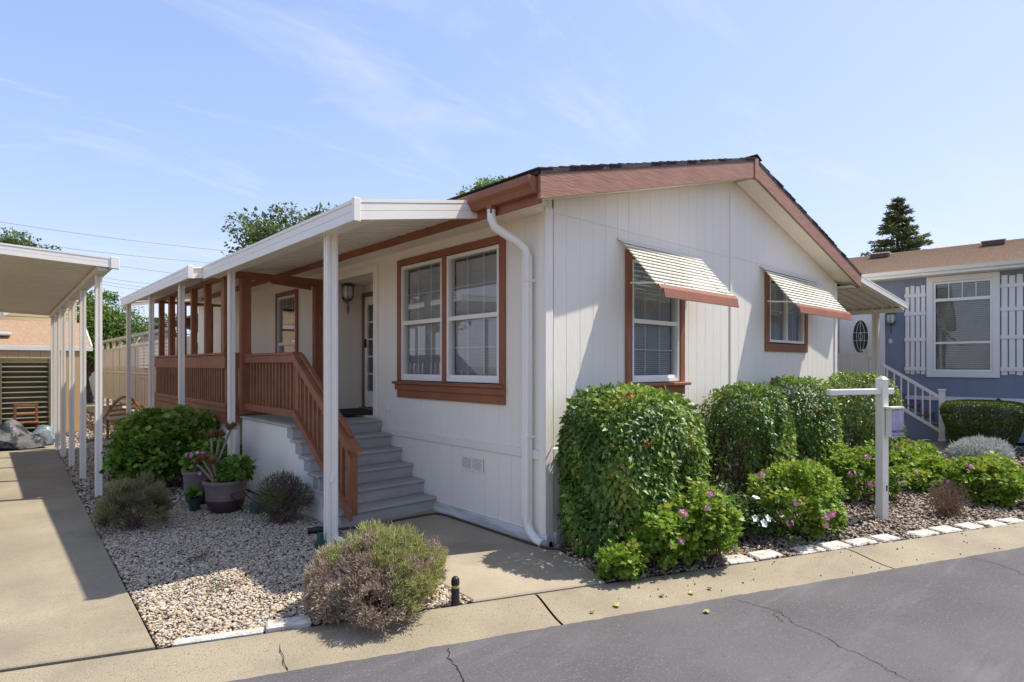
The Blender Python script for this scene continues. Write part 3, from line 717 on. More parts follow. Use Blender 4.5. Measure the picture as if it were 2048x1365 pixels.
def window(axis, a0, a1, z0, z1, cols, rows_u, rows_l, kind, blinds=True, lift=0.0, label=None):
    """a white vinyl window set in an opening; axis 'y' sits in the long wall, 'x' in the front wall"""
    def B(n, p0, p1, q0, q1, d0, d1, mat, par, b=0.003):
        if axis == 'y': return bx(n, d0, p0, q0, d1, p1, q1, mat, par, b)
        return bx(n, p0, d0, q0, p1, d1, q1, mat, par, b)
    fr = MB()
    def fb(p0, p1, q0, q1, d0, d1):
        if axis == 'y': fr.box(d0, p0, q0, d1, p1, q1)
        else: fr.box(p0, d0, q0, p1, d1, q1)
    t = 0.04
    for p0, p1, q0, q1 in ((a0, a0 + t, z0, z1), (a1 - t, a1, z0, z1), (a0 + t, a1 - t, z0, z0 + t), (a0 + t, a1 - t, z1 - t, z1)):
        fb(p0, p1, q0, q1, -0.018, 0.07)
    wo_ = fr.obj('window', M['vinyl'], house)
    if label: wo_['label'] = label
    i0, i1, j0, j1 = a0 + t, a1 - t, z0 + t, z1 - t
    if kind == 'hung':
        mid = z0 + (z1 - z0) * 0.50
        B('meeting_rail', i0, i1, mid - 0.025, mid + 0.025, -0.008, 0.05, M['vinyl'], wo_)
        B('pane', i0, i1, mid + 0.025, j1, 0.022, 0.026, M['glass'], wo_, 0.0005)
        B('pane', i0, i1, j0, mid - 0.025, 0.032, 0.036, M['glass'], wo_, 0.0005)
        B('sash_rail', i0, i1, j0, j0 + 0.035, 0.0, 0.03, M['vinyl'], wo_)
        for s0, s1, rows in ((mid + 0.025, j1, rows_u), (j0 + 0.035, mid - 0.025, rows_l)):
            for k in range(1, cols):
                a = i0 + (i1 - i0) * k / cols
                B('muntin', a - 0.0045, a + 0.0045, s0, s1, 0.040, 0.046, M['vinyl'], wo_, 0.001)
            for k in range(1, rows):
                q = s0 + (s1 - s0) * k / rows
                B('muntin', i0, i1, q - 0.0045, q + 0.0045, 0.0395, 0.0465, M['vinyl'], wo_, 0.001)
    else:
        mid = (a0 + a1) / 2
        B('meeting_rail', mid - 0.03, mid + 0.03, j0, j1, -0.008, 0.05, M['vinyl'], wo_)
        B('pane', i0, mid - 0.03, j0, j1, 0.032, 0.036, M['glass'], wo_, 0.0005)
        B('pane', mid + 0.03, i1, j0, j1, 0.022, 0.026, M['glass'], wo_, 0.0005)
        for s0, s1 in ((i0, mid - 0.03), (mid + 0.03, i1)):
            a = (s0 + s1) / 2
            B('muntin', a - 0.0045, a + 0.0045, j0, j1, 0.040, 0.046, M['vinyl'], wo_, 0.001)
            q = (j0 + j1) / 2
            B('muntin', s0, s1, q - 0.0045, q + 0.0045, 0.0395, 0.0465, M['vinyl'], wo_, 0.001)
    if blinds:
        bl = MB(); n = int((j1 - j0 - lift) / 0.024)
        for k in range(n):
            q = j1 - 0.03 - k * 0.024
            pts = [(i0 + 0.01, 0.075, q), (i1 - 0.01, 0.075, q), (i1 - 0.01, 0.088, q - 0.0185), (i0 + 0.01, 0.088, q - 0.0185)]
            pts = [(d, p, z) if axis == 'y' else (p, d, z) for p, d, z in pts]
            bl.prism(pts, (0, 0, 0.0012))
        bl = bl.obj('blind', M['blind'], wo_); bl['kind'] = 'stuff'
    return wo_
def curtain(y0, y1, z0, z1, x, tie=None):
    vs = []; fs = []; n = 26; rows = 10
    for i in range(rows + 1):
        z = z1 + (z0 - z1) * i / rows
        s = 1.0
        if tie is not None:
            s = 0.35 + 0.65 * min(1, abs(z - tie) / 0.6) ** 0.8
        for j in range(n + 1):
            t = j / n
            vs.append((x + 0.018 * math.sin(t * 34) * s, y1 - (y1 - y0) * t * s, z))
    for i in range(rows):
        for j in range(n):
            a = i * (n + 1) + j; fs.append((a, a + 1, a + n + 2, a + n + 1))
    return MB().add(vs, fs).obj('curtain', M['curtain'], house, True)
window('y', 1.645, 2.545, 1.515, 2.945, 3, 2, 2, 'hung', True, 0.0, 'left half of the paired windows beside the entry')
window('y', 0.645, 1.565, 1.515, 2.945, 3, 2, 2, 'hung', True, 0.0, 'right half of the paired windows beside the entry')
window('y', 5.90, 6.72, 1.24, 2.91, 3, 2, 2, 'hung', False)
window('x', 1.34, 2.30, 1.51, 2.88, 3, 2, 2, 'hung', True, 0.0)
window('x', 4.78, 6.08, 2.05, 3.03, 3, 2, 2, 'slide', True, 0.0)
curtain(2.20, 2.50, 1.5, 2.9, 0.16, 1.9); curtain(1.25, 1.53, 1.5, 2.9, 0.16, 1.9); curtain(5.95, 6.2, 1.25, 2.88, 0.16, 1.7)
# brown window trim
def trim_y(y0, y1, z0, z1, t, mull=None, sill=True):
    x0, x1 = -0.032, -0.0005
    bx('window_trim', x0, y0, z0, x1, y0 + t, z1, M['brown'], house); bx('window_trim', x0, y1 - t, z0, x1, y1, z1, M['brown'], house)
    bx('window_trim', x0, y0 + t, z1 - t, x1, y1 - t, z1, M['brown'], house)
    if mull: bx('window_trim', x0, mull[0], z0, x1, mull[1], z1 - t, M['brown'], house)
    if sill:
        bx('window_sill', -0.085, y0 - 0.005, z0 - 0.035, x1, y1 + 0.045, z0 - 0.001, M['brown'], house, 0.008)
        bx('window_sill', -0.055, y0 - 0.003, z0 - 0.11, x1, y1 + 0.02, z0 - 0.036, M['brown'], house, 0.006)
        bx('window_apron', -0.032, y0, z0 - 0.205, x1, y1, z0 - 0.111, M['brown'], house)
    else:
        bx('window_trim', x0, y0, z0 - t, x1, y1, z0 - 0.001, M['brown'], house)
trim_y(0.56, 2.62, 1.50, 3.035, 0.082, (1.568, 1.642))
trim_y(5.82, 6.80, 1.24, 2.99, 0.078, None, False)
def trim_x(x0, x1, z0, z1, t, sill):
    y0, y1 = -0.032, -0.0005
    bx('window_trim', x0, y0, z0, x0 + t, y1, z1, M['brown'], house); bx('window_trim', x1 - t, y0, z0, x1, y1, z1, M['brown'], house)
    bx('window_trim', x0 + t, y0, z1 - t, x1 - t, y1, z1, M['brown'], house)
    if sill:
        bx('window_sill', x0 - 0.05, -0.085, z0 - 0.04, x1 + 0.06, y1, z0 - 0.001, M['brown'], house, 0.008)
        bx('window_apron', x0, -0.032, z0 - 0.15, x1, y1, z0 - 0.041, M['brown'], house)
    else:
        bx('window_trim', x0, y0, z0 - t, x1, y1, z0 - 0.001, M['brown'], house)
trim_x(1.235, 2.405, 1.50, 2.97, 0.10, True)
trim_x(4.64, 6.20, 2.03, 3.13, 0.12, False)
# roof: deck, shingle courses, fascia, soffit
RT = 0.05
roof = MB()
def rz(x): return 3.475 + SLOPE * (x if x < RX else 2 * RX - x)
XL, XR = -0.40, 7.92
for a, b in ((XL, RX), (XR, RX)):
    roof.prism([(a, -OV, rz(a) - 0.02), (b, -OV, rz(b) - 0.02), (b, -OV, rz(b) + 0.02), (a, -OV, rz(a) + 0.02)], (0, HL + 2 * OV, 0))
roof = roof.obj('roof', M['shingle'], house)
cs = 0.142
for sgn in (0, 1):
    n = int((RX - XL) / cs) + 1 if sgn == 0 else int((XR - RX) / cs) + 1
    for k in range(n):
        xa = (XL - 0.02 + k * cs) if sgn == 0 else (XR + 0.02 - k * cs)
        xb = xa + (0.19 if sgn == 0 else -0.19)
        if (sgn == 0 and xb > RX) or (sgn == 1 and xb < RX): xb = RX
        j = rnd.uniform(-0.008, 0.012)
        q = MB().prism([(xa, -OV - 0.022 + j, rz(xa) + 0.024), (xb, -OV - 0.022 + j, rz(xb) + 0.020), (xb, -OV - 0.022 + j, rz(xb) + 0.024), (xa, -OV - 0.022 + j, rz(xa) + 0.036 + rnd.uniform(0, 0.006))], (0, HL + 2 * OV, 0))
        q.obj('shingle_course', M['shingle'], roof)
for k in range(26):
    y = -OV - 0.03 + k * 0.5
    if y > HL + 0.1: break
    MB().prism([(RX - 0.15, y, rz(RX - 0.15) + 0.055), (RX, y, rz(RX) + 0.062), (RX + 0.15, y, rz(RX + 0.15) + 0.055), (RX, y, rz(RX) + 0.078)], (0, 0.48, 0)).obj('ridge_cap', M['shingle'], roof)
def rake(xa, xb, y, h0, h1, th, name, mat):
    return MB().prism([(xa, y, rz(xa) + h0), (xb, y, rz(xb) + h0), (xb, y, rz(xb) + h1), (xa, y, rz(xa) + h1)], (0, th, 0)).obj(name, mat, house)
for xa, xb in ((XL + 0.02, RX - 0.045), (XR - 0.02, RX + 0.045)):
    rake(xa, xb, -OV - 0.012, -0.235, -0.021, 0.035, 'rake_board', M['browngrain'])
    rake(xa, xb, -OV - 0.018, -0.0205, 0.024, 0.03, 'drip_edge', M['shingle'])
    rake(min(max(xa, -0.325), XR - 0.065), xb, -OV + 0.024, -0.215, -0.185, OV - 0.03, 'soffit', M['siding'])
MB().prism([(RX - 0.05, -OV - 0.024, rz(RX) - 0.26), (RX + 0.05, -OV - 0.024, rz(RX) - 0.26), (RX + 0.055, -OV - 0.024, rz(RX) + 0.02), (RX - 0.055, -OV - 0.024, rz(RX) + 0.02)], (0, 0.04, 0)).obj('peak_block', M['browngrain'], house)
bx('eave_soffit', -0.33, 0.002, 3.15, -0.001, HL, 3.165, M['siding'], house, 0.002)
MB().prism([(-0.33, -0.004, 3.150), (-0.001, -0.004, 3.150), (-0.001, -0.004, 3.275), (-0.33, -0.004, 3.19)], (0, 0.005, 0)).obj('eave_return', M['siding'], house)
bx('eave_fascia', -0.355, -0.287, 3.115, -0.331, HL, 3.36, M['brown'], house)
bx('eave_fascia', XR - 0.06, -0.27, 3.11, XR - 0.03, HL, 3.29, M['brown'], house)
bx('eave_soffit', HW, -0.25, 3.115, XR - 0.061, HL, 3.13, M['siding'], house, 0.002)
# K-style gutter at the near end of the eave
gp = [(-0.357, 3.335), (-0.357, 3.19), (-0.43, 3.19), (-0.455, 3.235), (-0.485, 3.27), (-0.49, 3.335), (-0.475, 3.335), (-0.475, 3.28), (-0.445, 3.24), (-0.425, 3.20), (-0.367, 3.20), (-0.367, 3.335)]
kg = MB().prism([(x, -0.27, z) for x, z in gp], (0, 1.12, 0)).obj('eave_gutter', M['brown'], house)
MB().prism([(x, -0.275, z) for x, z in gp[:6]], (0, 0.006, 0)).obj('end_cap', M['brown'], kg)
# downspout
ds = thing('downspout', 'white rain downspout at the house corner', 'downspout', (-0.05, 0.16, 0))
bx('outlet', -0.44, 0.28, 3.12, -0.37, 0.35, 3.20, M['brown'], ds)
MB().tube([(-0.405, 0.315, 3.16), (-0.405, 0.315, 3.08), (-0.38, 0.30, 3.00), (-0.17, 0.22, 2.88), (-0.09, 0.19, 2.82), (-0.068, 0.18, 2.74)], 0.041, 12).obj('elbow', M['alum'], ds, True)
sp = [(-0.032, -0.04), (0.032, -0.04), (0.04, -0.03), (0.04, 0.03), (0.032, 0.04), (-0.032, 0.04), (-0.04, 0.03), (-0.04, -0.03)]
MB().prism([(-0.068 + a, 0.18 + b, 0.20) for a, b in sp], (0, 0, 2.56)).obj('pipe', M['alum'], ds)
MB().tube([(-0.068, 0.18, 0.24), (-0.068, 0.175, 0.17), (-0.072, 0.13, 0.10), (-0.078, 0.03, 0.045), (-0.08, -0.04, 0.03)], [0.046, 0.046, 0.045, 0.044, 0.044], 10).obj('shoe', M['alum'], ds, True)
for zz in (1.0, 2.5):
    bx('strap', -0.112, 0.135, zz, -0.001, 0.225, zz + 0.025, M['alum'], ds, 0.002)
bx('electric_outlet', -0.03, 2.85, 1.10, -0.001, 2.95, 1.18, M['vinyl'], house)

# ------------------------------------------------------------------ slatted awnings over the front windows
def awning(label, x0, x1, zt, zb, out, n):
    a = thing('window_awning', label, 'awning', ((x0 + x1) / 2, 0, zb), 'slatted awnings over the front windows')
    L = math.hypot(out, zt - zb); ang = math.atan2(zt - zb, out)
    bx('mounting_strip', x0 - 0.03, -0.028, zt - 0.005, x1 + 0.04, -0.002, zt + 0.02, M['cream'], a, 0.002)
    me = cbox_mesh(x1 - x0, L / n * 0.80, 0.013, 0.003, M['cream'], 'slat')
    for k in range(n):
        t = (k + 0.55) / (n + 0.4)
        o = inst('slat', me, a, ((x0 + x1) / 2 - 0.0 * k, -0.03 - out * t, zt - (zt - zb) * t), (ang - R(17), 0, 0))
    for xx in (x0 + 0.16, (x0 + x1) / 2, x1 - 0.16):
        beam('rib', (xx, -0.02, zt - 0.045), (xx, -0.02 - out, zb - 0.035), 0.03, 0.012, M['cream'], a, 0.002)
    me = cbox_mesh(x1 - x0 + 0.02, 0.06, 0.012, 0.003, M['brown'], 'valance')
    inst('valance', me, a, ((x0 + x1) / 2, -0.045 - out, zb + 0.005), (ang + R(8), 0, 0))
    me = cbox_mesh(x1 - x0 - 0.05, 0.012, 0.105, 0.003, M['brown'], 'valance')
    inst('valance', me, a, ((x0 + x1) / 2 + 0.015, -0.072 - out, zb - 0.062), (R(-12), 0, 0))
    for xx in (x0 + 0.17, x1 - 0.17):
        MB().tube([(xx, -0.035, zb + 0.10), (xx, -out - 0.02, zb + 0.055)], 0.012, 8).obj('arm', M['alum'], a, True)
awning('cream slatted awning over the tall window nearest the corner', 1.12, 2.74, 3.05, 2.50, 0.47, 12)
awning('cream slatted awning over the sliding window near the far corner', 4.50, 6.64, 3.14, 2.55, 0.47, 12)

# ------------------------------------------------------------------ aluminium covers
PANP = [(0, 0.045), (0.014, 0.045), (0.032, 0), (0.168, 0), (0.186, 0.045), (0.2, 0.045)]
def pan_mesh(L, mat):
    pts = [(0, y, z) for y, z in PANP] + [(0, y, z + 0.004) for y, z in PANP[::-1]]
    return MB().prism(pts, (L, 0, 0)).mesh('roof_pan', mat)
def pans(parent, xi, zi, xo, zo, y0, y1, mat, fall=0.0):
    L = math.hypot(xo - xi, zo - zi); me = pan_mesh(L, mat)
    ang = math.atan2(zi - zo, xi - xo) if xi > xo else None
    n = int(round((y1 - y0) / 0.2))
    for k in range(n):
        if xi > xo:   # pan starts at the outer end and rises inwards
            inst('roof_pan', me, parent, (xo, y0 + 0.2 * k, zo), (0, -math.atan2(zi - zo, xi - xo), 0))
        else:
            inst('roof_pan', me, parent, (xi, y0 + 0.2 * k, zi - fall * 0.2 * k), (0, math.atan2(zi - zo, xo - xi), 0))
def fascia_run(parent, p, q, ht, th, mat, name='fascia'):
    """an extruded edge with two shadow lines; p, q are bottom corners"""
    p = Vector(p); q = Vector(q); d = (q - p).normalized(); nrm = Vector((0, 0, 1)).cross(d).normalized() * th
    m = MB()
    for a, b, r_ in ((0, 0.42, 0), (0.42, 0.45, 0.006), (0.45, 0.80, 0), (0.80, 0.83, 0.006), (0.83, 1.0, -0.004)):
        off = nrm.normalized() * r_
        A = p + Vector((0, 0, ht * a)); B = q + Vector((0, 0, ht * a)); C = q + Vector((0, 0, ht * b)); D = p + Vector((0, 0, ht * b))
        m.prism([A + off, B + off, C + off, D + off], nrm)
    return m.obj(name, mat, parent)
POSTP = [(-0.037, -0.037), (-0.012, -0.037), (-0.012, -0.022), (0.012, -0.022), (0.012, -0.037), (0.037, -0.037), (0.037, -0.012), (0.022, -0.012), (0.022, 0.012), (0.037, 0.012), (0.037, 0.037), (0.012, 0.037), (0.012, 0.022), (-0.012, 0.022), (-0.012, 0.037), (-0.037, 0.037), (-0.037, 0.012), (-0.022, 0.012), (-0.022, -0.012), (-0.037, -0.012)]
def post(parent, x, y, z0, z1, mat, s=1.0, name='post'):
    me = MB().prism([(a * s, b * s, 0) for a, b in POSTP], (0, 0, z1 - z0)).mesh('post', mat)
    return inst(name, me, parent, (x, y, z0))
pc = thing('patio_cover', 'white aluminium patio cover over the entry steps', 'patio cover', (-1.5, 1.37, 0), 'aluminium patio covers')
pans(pc, -0.36, 3.20, -1.62, 2.985, 0.64, 5.04, M['alum'])
fascia_run(pc, (-1.665, 5.05, 2.905), (-1.665, 0.585, 2.905), 0.175, 0.045, M['alum'])
fascia_run(pc, (-1.618, 0.583, 2.914), (-0.34, 0.583, 3.145), 0.174, 0.045, M['alum'])
bx('corner_cap', -1.676, 0.570, 2.897, -1.612, 0.613, 3.092, M['alum'], pc)
for y in (1.37, 4.29):
    post(pc, -1.52, y, -0.02, 2.985, M['alum'])
bx('post_cap', -1.60, 0.62, 2.93, -1.46, 5.03, 2.975, M['alum'], pc)
for (x, y) in ((-1.52, 1.37),):   # downspout that runs down the near post
    MB().tube([(x + 0.055, y - 0.01, 2.95), (x + 0.055, y - 0.01, 0.12), (x + 0.06, y - 0.02, 0.06), (x + 0.11, y - 0.05, 0.03)], 0.03, 8).obj('drain_pipe', M['alum'], pc, True)
    bx('bracket', x - 0.01, y - 0.055, 0.60, x + 0.025, y - 0.037, 0.66, M['alum'], pc)
pc2 = thing('patio_cover', 'white aluminium patio cover behind, over the screened deck', 'patio cover', (-1.72, 7.8, 0), 'aluminium patio covers')
pans(pc2, -0.36, 3.20, -1.80, 2.99, 5.04, 10.24, M['alum'])
fascia_run(pc2, (-1.845, 10.34, 2.905), (-1.845, 5.055, 2.905), 0.165, 0.045, M['alum'])
fascia_run(pc2, (-1.80, 5.055, 2.9), (-1.60, 5.055, 2.934), 0.164, 0.04, M['alum'])
bx('corner_cap', -1.858, 5.04, 2.897, -1.79, 5.11, 3.08, M['alum'], pc2)
fascia_run(pc2, (-0.36, 10.34, 3.145), (-1.80, 10.34, 2.906), 0.16, 0.04, M['alum'])
for y in (5.95, 8.05, 10.22):
    post(pc2, -1.73, y, -0.02, 2.985, M['alum'])

# ------------------------------------------------------------------ steps and deck
steps = thing('entry_steps', 'grey painted wooden steps with a cream stringer wall', 'steps', (-0.6, 2.4, 0))
RH, RUN, SX0, SY0 = 0.1635, 0.25, -1.20, 1.77
for k in range(6):
    y = SY0 + RUN * k; z = RH * k
    bx('riser', SX0 + 0.004, y + 0.03, z + (0.0 if k else -0.02), -0.006, y + 0.048, z + RH - 0.032, M['stepgrey'], steps, 0.002)
    y2 = y + RUN + 0.03 if k < 5 else 4.86
    bx('tread', SX0 - 0.035, y, z + RH - 0.032, -0.006 if k < 5 else -0.035, y2, z + RH, M['stepgrey'], steps, 0.007)
prof = [(SY0 + 0.05, -0.03)]
for k in range(6):
    prof.append((SY0 + 0.049 + RUN * k, RH * (k + 1) - 0.034)); prof.append((SY0 + 0.049 + RUN * (k + 1) if k < 5 else 4.86, RH * (k + 1) - 0.034))
prof.append((4.86, -0.03))
MB().prism([(SX0 - 0.003, y, z) for y, z in prof], (0.02, 0, 0)).obj('stringer', M['siding'], steps)
for k in range(6):   # grey paint on the ends of the risers
    y = SY0 + 0.0485 + RUN * k
    bx('riser_end', SX0 - 0.008, y - 0.002, RH * k, SX0 - 0.0035, y + 0.13, RH * (k + 1) - 0.033, M['stepgrey'], steps, 0.001)
deck = thing('deck', 'red brown stained deck with slatted railing and tall screen posts', 'deck', (-0.7, 6, 0))
DX, DY0, DY1 = -1.42, 4.90, 9.45
MB().box(DX + 0.06, DY0 + 0.06, 0.955, -0.04, DY1, 0.995).obj('floor', M['deckstain'], deck)
MB().box(DX + 0.03, DY0 + 0.03, -0.03, DX + 0.05, DY1, 0.87).obj('skirt', M['siding'], deck)
MB().box(DX + 0.0501, DY0 + 0.03, -0.03, -1.215, DY0 + 0.05, 0.87).obj('skirt', M['siding'], deck)
bx('skirt_trim', DX + 0.015, DY0 + 0.015, -0.03, DX + 0.03, DY0 + 0.06, 0.87, M['siding'], deck)
for z0, z1, pr in ((0.875, 1.015, 0.012), (1.02, 1.095, 0.0), (1.10, 1.165, 0.006)):
    bx('skirt_board', DX - pr, DY0 - pr, z0, DX + 0.03, DY1, z1, M['deckstain'], deck)
    bx('skirt_board', DX + 0.031, DY0 - pr, z0, -1.10, DY0 + 0.028, z1, M['deckstain'], deck)
    bx('skirt_board', DX + 0.031, DY1 - 0.03, z0, -0.05, DY1 + pr, z1, M['deckstain'], deck)
bx('rail_cap', DX - 0.035, DY0 - 0.035, 1.845, DX + 0.085, DY1 + 0.03, 1.88, M['deckstain'], deck, 0.006)
bx('rail_cap', DX + 0.086, DY0 - 0.035, 1.845, -1.06, DY0 + 0.085, 1.88, M['deckstain'], deck, 0.006)
bx('rail_cap', DX + 0.086, DY1 - 0.085, 1.845, -0.05, DY1 + 0.035, 1.88, M['deckstain'], deck, 0.006)
bx('top_rail', DX - 0.012, DY0 - 0.012, 1.655, DX + 0.026, DY1, 1.8445, M['deckstain'], deck)
bx('top_rail', DX + 0.0265, DY0 - 0.012, 1.655, -1.15, DY0 + 0.026, 1.8445, M['deckstain'], deck)
bx('top_rail', DX + 0.0265, DY1 - 0.026, 1.655, -0.05, DY1 + 0.012, 1.8445, M['deckstain'], deck)
nb = int((DY1 - DY0 - 0.2) / 0.115)
for k in range(nb):
    y = DY0 + 0.15 + k * 0.115
    bx('baluster', DX - 0.002, y, 1.166, DX + 0.034, y + 0.036, 1.6545, M['deckstain'], deck, 0.003)
bx('baluster', DX + 0.14, DY0 - 0.002, 1.166, DX + 0.176, DY0 + 0.034, 1.6545, M['deckstain'], deck, 0.003)
for k in range(11):
    x = -1.2 + k * 0.115
    bx('baluster', x, DY1 - 0.034, 1.166, x + 0.036, DY1 + 0.002, 1.6545, M['deckstain'], deck, 0.003)
for y in (DY0 + 0.002, 7.02, DY1 - 0.095):
    bx('rail_post', DX + 0.0265, y + 0.028, 0.90, DX + 0.115, y + 0.115, 1.844, M['deckstain'], deck)
# tall posts from the rail to the cover
for y, wd in ((4.93, 0.14), (5.84, 0.09), (6.62, 0.09), (7.52, 0.09), (8.12, 0.13), (8.95, 0.09)):
    bx('screen_post', DX - 0.01, y, 1.881, DX + 0.08, y + wd, 2.935, M['deckstain'], deck)
for x in (-0.95, -0.45):
    bx('screen_post', x, DY1 - 0.07, 1.881, x + 0.09, DY1 + 0.02, 2.935, M['deckstain'], deck)
bx('header', DX - 0.02, DY0 - 0.01, 2.936, DX + 0.09, DY1 + 0.02, 2.985, M['deckstain'], deck)
bx('header', DX + 0.091, DY1 - 0.08, 2.936, -0.05, DY1 + 0.02, 2.985, M['deckstain'], deck)
# column at the head of the stairs, its header across to the wall and the wall column
bx('column', -1.235, 4.80, 1.0, -1.10, 4.898, 2.93, M['deckstain'], deck)
bx('column', -0.16, 4.80, 1.0, -0.035, 4.898, 2.93, M['deckstain'], deck)
bx('header', -1.42, 4.79, 2.931, -0.035, 4.898, 3.03, M['deckstain'], deck)
beam('brace', (-0.80, 4.845, 2.95), (-0.20, 4.845, 2.90), 0.06, 0.09, M['deckstain'], deck)
# stair railing
SR = -1.15
rail = thing('stair_railing', 'red brown wooden stair railing running down the grey steps', 'railing', (SR, 2.8, 1.0))
Yb, Ye, Zr = 3.05, 1.66, 1.86
sl_ = (0.93 - Zr) / (Ye - Yb)
def sz(y): return Zr + (y - Yb) * sl_ if y < Yb else Zr
def skew(name, y0, y1, h0, h1, x0, x1, mat):
    return MB().prism([(x0, y0, sz(y0) + h0), (x0, y1, sz(y1) + h0), (x0, y1, sz(y1) + h1), (x0, y0, sz(y0) + h1)], (x1 - x0, 0, 0)).obj(name, mat, rail)
bx('rail_cap', SR - 0.06, Yb - 0.02, Zr - 0.035, SR + 0.06, 4.798, Zr, M['deckstain'], rail, 0.006)
skew('top_rail', Yb, 4.80, -0.125, -0.036, SR - 0.045, SR - 0.005, M['deckstain'])
skew('bottom_rail', Yb, 4.80, -0.785, -0.70, SR - 0.045, SR - 0.005, M['deckstain'])
skew('rail_cap', Ye - 0.11, Yb + 0.015, -0.035, 0.002, SR - 0.06, SR + 0.06, M['deckstain'])
skew('top_rail', Ye - 0.02, Yb, -0.135, -0.036, SR - 0.045, SR - 0.005, M['deckstain'])
skew('bottom_rail', Ye - 0.05, Yb, -0.785, -0.69, SR - 0.045, SR - 0.005, M['deckstain'])
skew('hand_rail', Ye + 0.02, Yb - 0.12, 0.022, 0.055, SR - 0.005, SR + 0.04, M['deckstain'])
for y in (Ye + 0.2, 2.45, Yb - 0.2):
    bx('rail_bracket', SR + 0.005, y, sz(y) - 0.01, SR + 0.025, y + 0.03, sz(y) + 0.032, M['deckstain'], rail, 0.002)
bx('newel', SR - 0.005, Ye + 0.015, 0.145, SR + 0.085, Ye + 0.105, sz(Ye + 0.05) - 0.075, M['deckstain'], rail)
bx('newel', SR - 0.004, Yb - 0.05, 0.95, SR + 0.05, Yb + 0.04, Zr - 0.037, M['deckstain'], rail)
for k in range(14):
    y = Yb + 0.06 + k * 0.118
    if y > 4.76: break
    bx('baluster', SR - 0.004, y, Zr - 0.76, SR + 0.032, y + 0.036, Zr - 0.036, M['deckstain'], rail, 0.003)
for k in range(11):
    y = Yb - 0.10 - k * 0.118
    if y < Ye + 0.13: break
    MB().prism([(SR - 0.004, y - 0.036, sz(y - 0.036) - 0.76), (SR - 0.004, y, sz(y) - 0.76), (SR - 0.004, y, sz(y) - 0.037), (SR - 0.004, y - 0.036, sz(y - 0.036) - 0.037)], (0.036, 0, 0)).obj('baluster', M['deckstain'], rail)
# lantern beside the front door
def lantern(label, c, d, s=1.0):
    """wall lantern: c = centre of the glass, d = direction to the wall"""
    t = thing('wall_lantern', label, 'lantern', c, 'wall lanterns')
    x, y, z = c
    MB().lathe([(0.0, 0.115 * s), (0.03 * s, 0.112 * s), (0.085 * s, 0.085 * s), (0.095 * s, 0.075 * s), (0.07 * s, 0.07 * s)], c, 12).obj('cap', M['brass'], t, True)
    MB().lathe([(0.062 * s, 0.07 * s), (0.078 * s, 0.03 * s), (0.072 * s, -0.06 * s), (0.05 * s, -0.10 * s)], c, 12).obj('lamp_glass', M['lampglass'], t, True)
    for k in range(6):
        a = k * math.pi / 3
        MB().tube([(x + 0.085 * s * math.cos(a), y + 0.085 * s * math.sin(a), z + 0.08 * s), (x + 0.078 * s * math.cos(a), y + 0.078 * s * math.sin(a), z - 0.07 * s), (x + 0.055 * s * math.cos(a), y + 0.055 * s * math.sin(a), z - 0.105 * s)], 0.005 * s, 5).obj('cage_bar', M['brass'], t)
    MB().lathe([(0.06 * s, -0.10 * s), (0.06 * s, -0.115 * s), (0.02 * s, -0.14 * s), (0.012 * s, -0.2 * s), (0.022 * s, -0.21 * s), (0.008 * s, -0.30 * s), (0.0, -0.33 * s)], c, 10).obj('finial', M['brass'], t, True)
    e = Vector(c) + Vector((d[0], d[1], 0))
    MB().tube([(x, y, z - 0.13 * s), (x + d[0] * 0.5, y + d[1] * 0.5, z - 0.16 * s), (e.x, e.y, z - 0.10 * s)], 0.012 * s, 6).obj('arm', M['brass'], t, True)
    MB().tube([(e.x - d[0] * 0.08, e.y - d[1] * 0.08, z - 0.08 * s), (e.x, e.y, z - 0.08 * s)], 0.05 * s, 12).obj('wall_plate', M['brass'], t, True)
lantern('brass lantern hanging beside the recessed front door', (0.30, 4.62, 2.86), (0, 0.10), 1.15)

# ------------------------------------------------------------------ neighbour's carport on the left
cp = thing('carport', 'open cream aluminium carport over the driveway', 'carport', (-4.6, 9, 0))
CX, CY0, CY1, CSL = -2.72, 4.92, 12.2, 0.022
pans(cp, -6.4, 3.13, CX - 0.03, 2.965, CY0 + 0.05, CY1, M['cream'], CSL)
fascia_run(cp, (-6.4, CY0, 3.06), (CX, CY0, 2.925), 0.125, 0.045, M['alum'])
fascia_run(cp, (CX, CY0 + 0.05, 2.925), (CX, CY1, 2.925 - CSL * 7.3), 0.10, 0.045, M['alum'])
fascia_run(cp, (CX, CY1, 2.925 - CSL * 7.3), (-6.4, CY1, 3.06 - CSL * 7.3), 0.12, 0.045, M['alum'])
bx('corner_cap', CX - 0.032, CY0 - 0.014, 2.915, CX + 0.058, CY0 + 0.06, 3.062, M['alum'], cp)
beam('edge_beam', (CX - 0.11, CY0 + 0.06, 2.92), (CX - 0.11, CY1 - 0.01, 2.92 - CSL * 7.2), 0.10, 0.07, M['cream'], cp)
for y in (5.40, 7.0, 8.5, 9.9, 11.05, 12.0):
    post(cp, CX - 0.10, y, -0.02, 2.885 - CSL * (y - 4.92), M['alum'], 1.0)
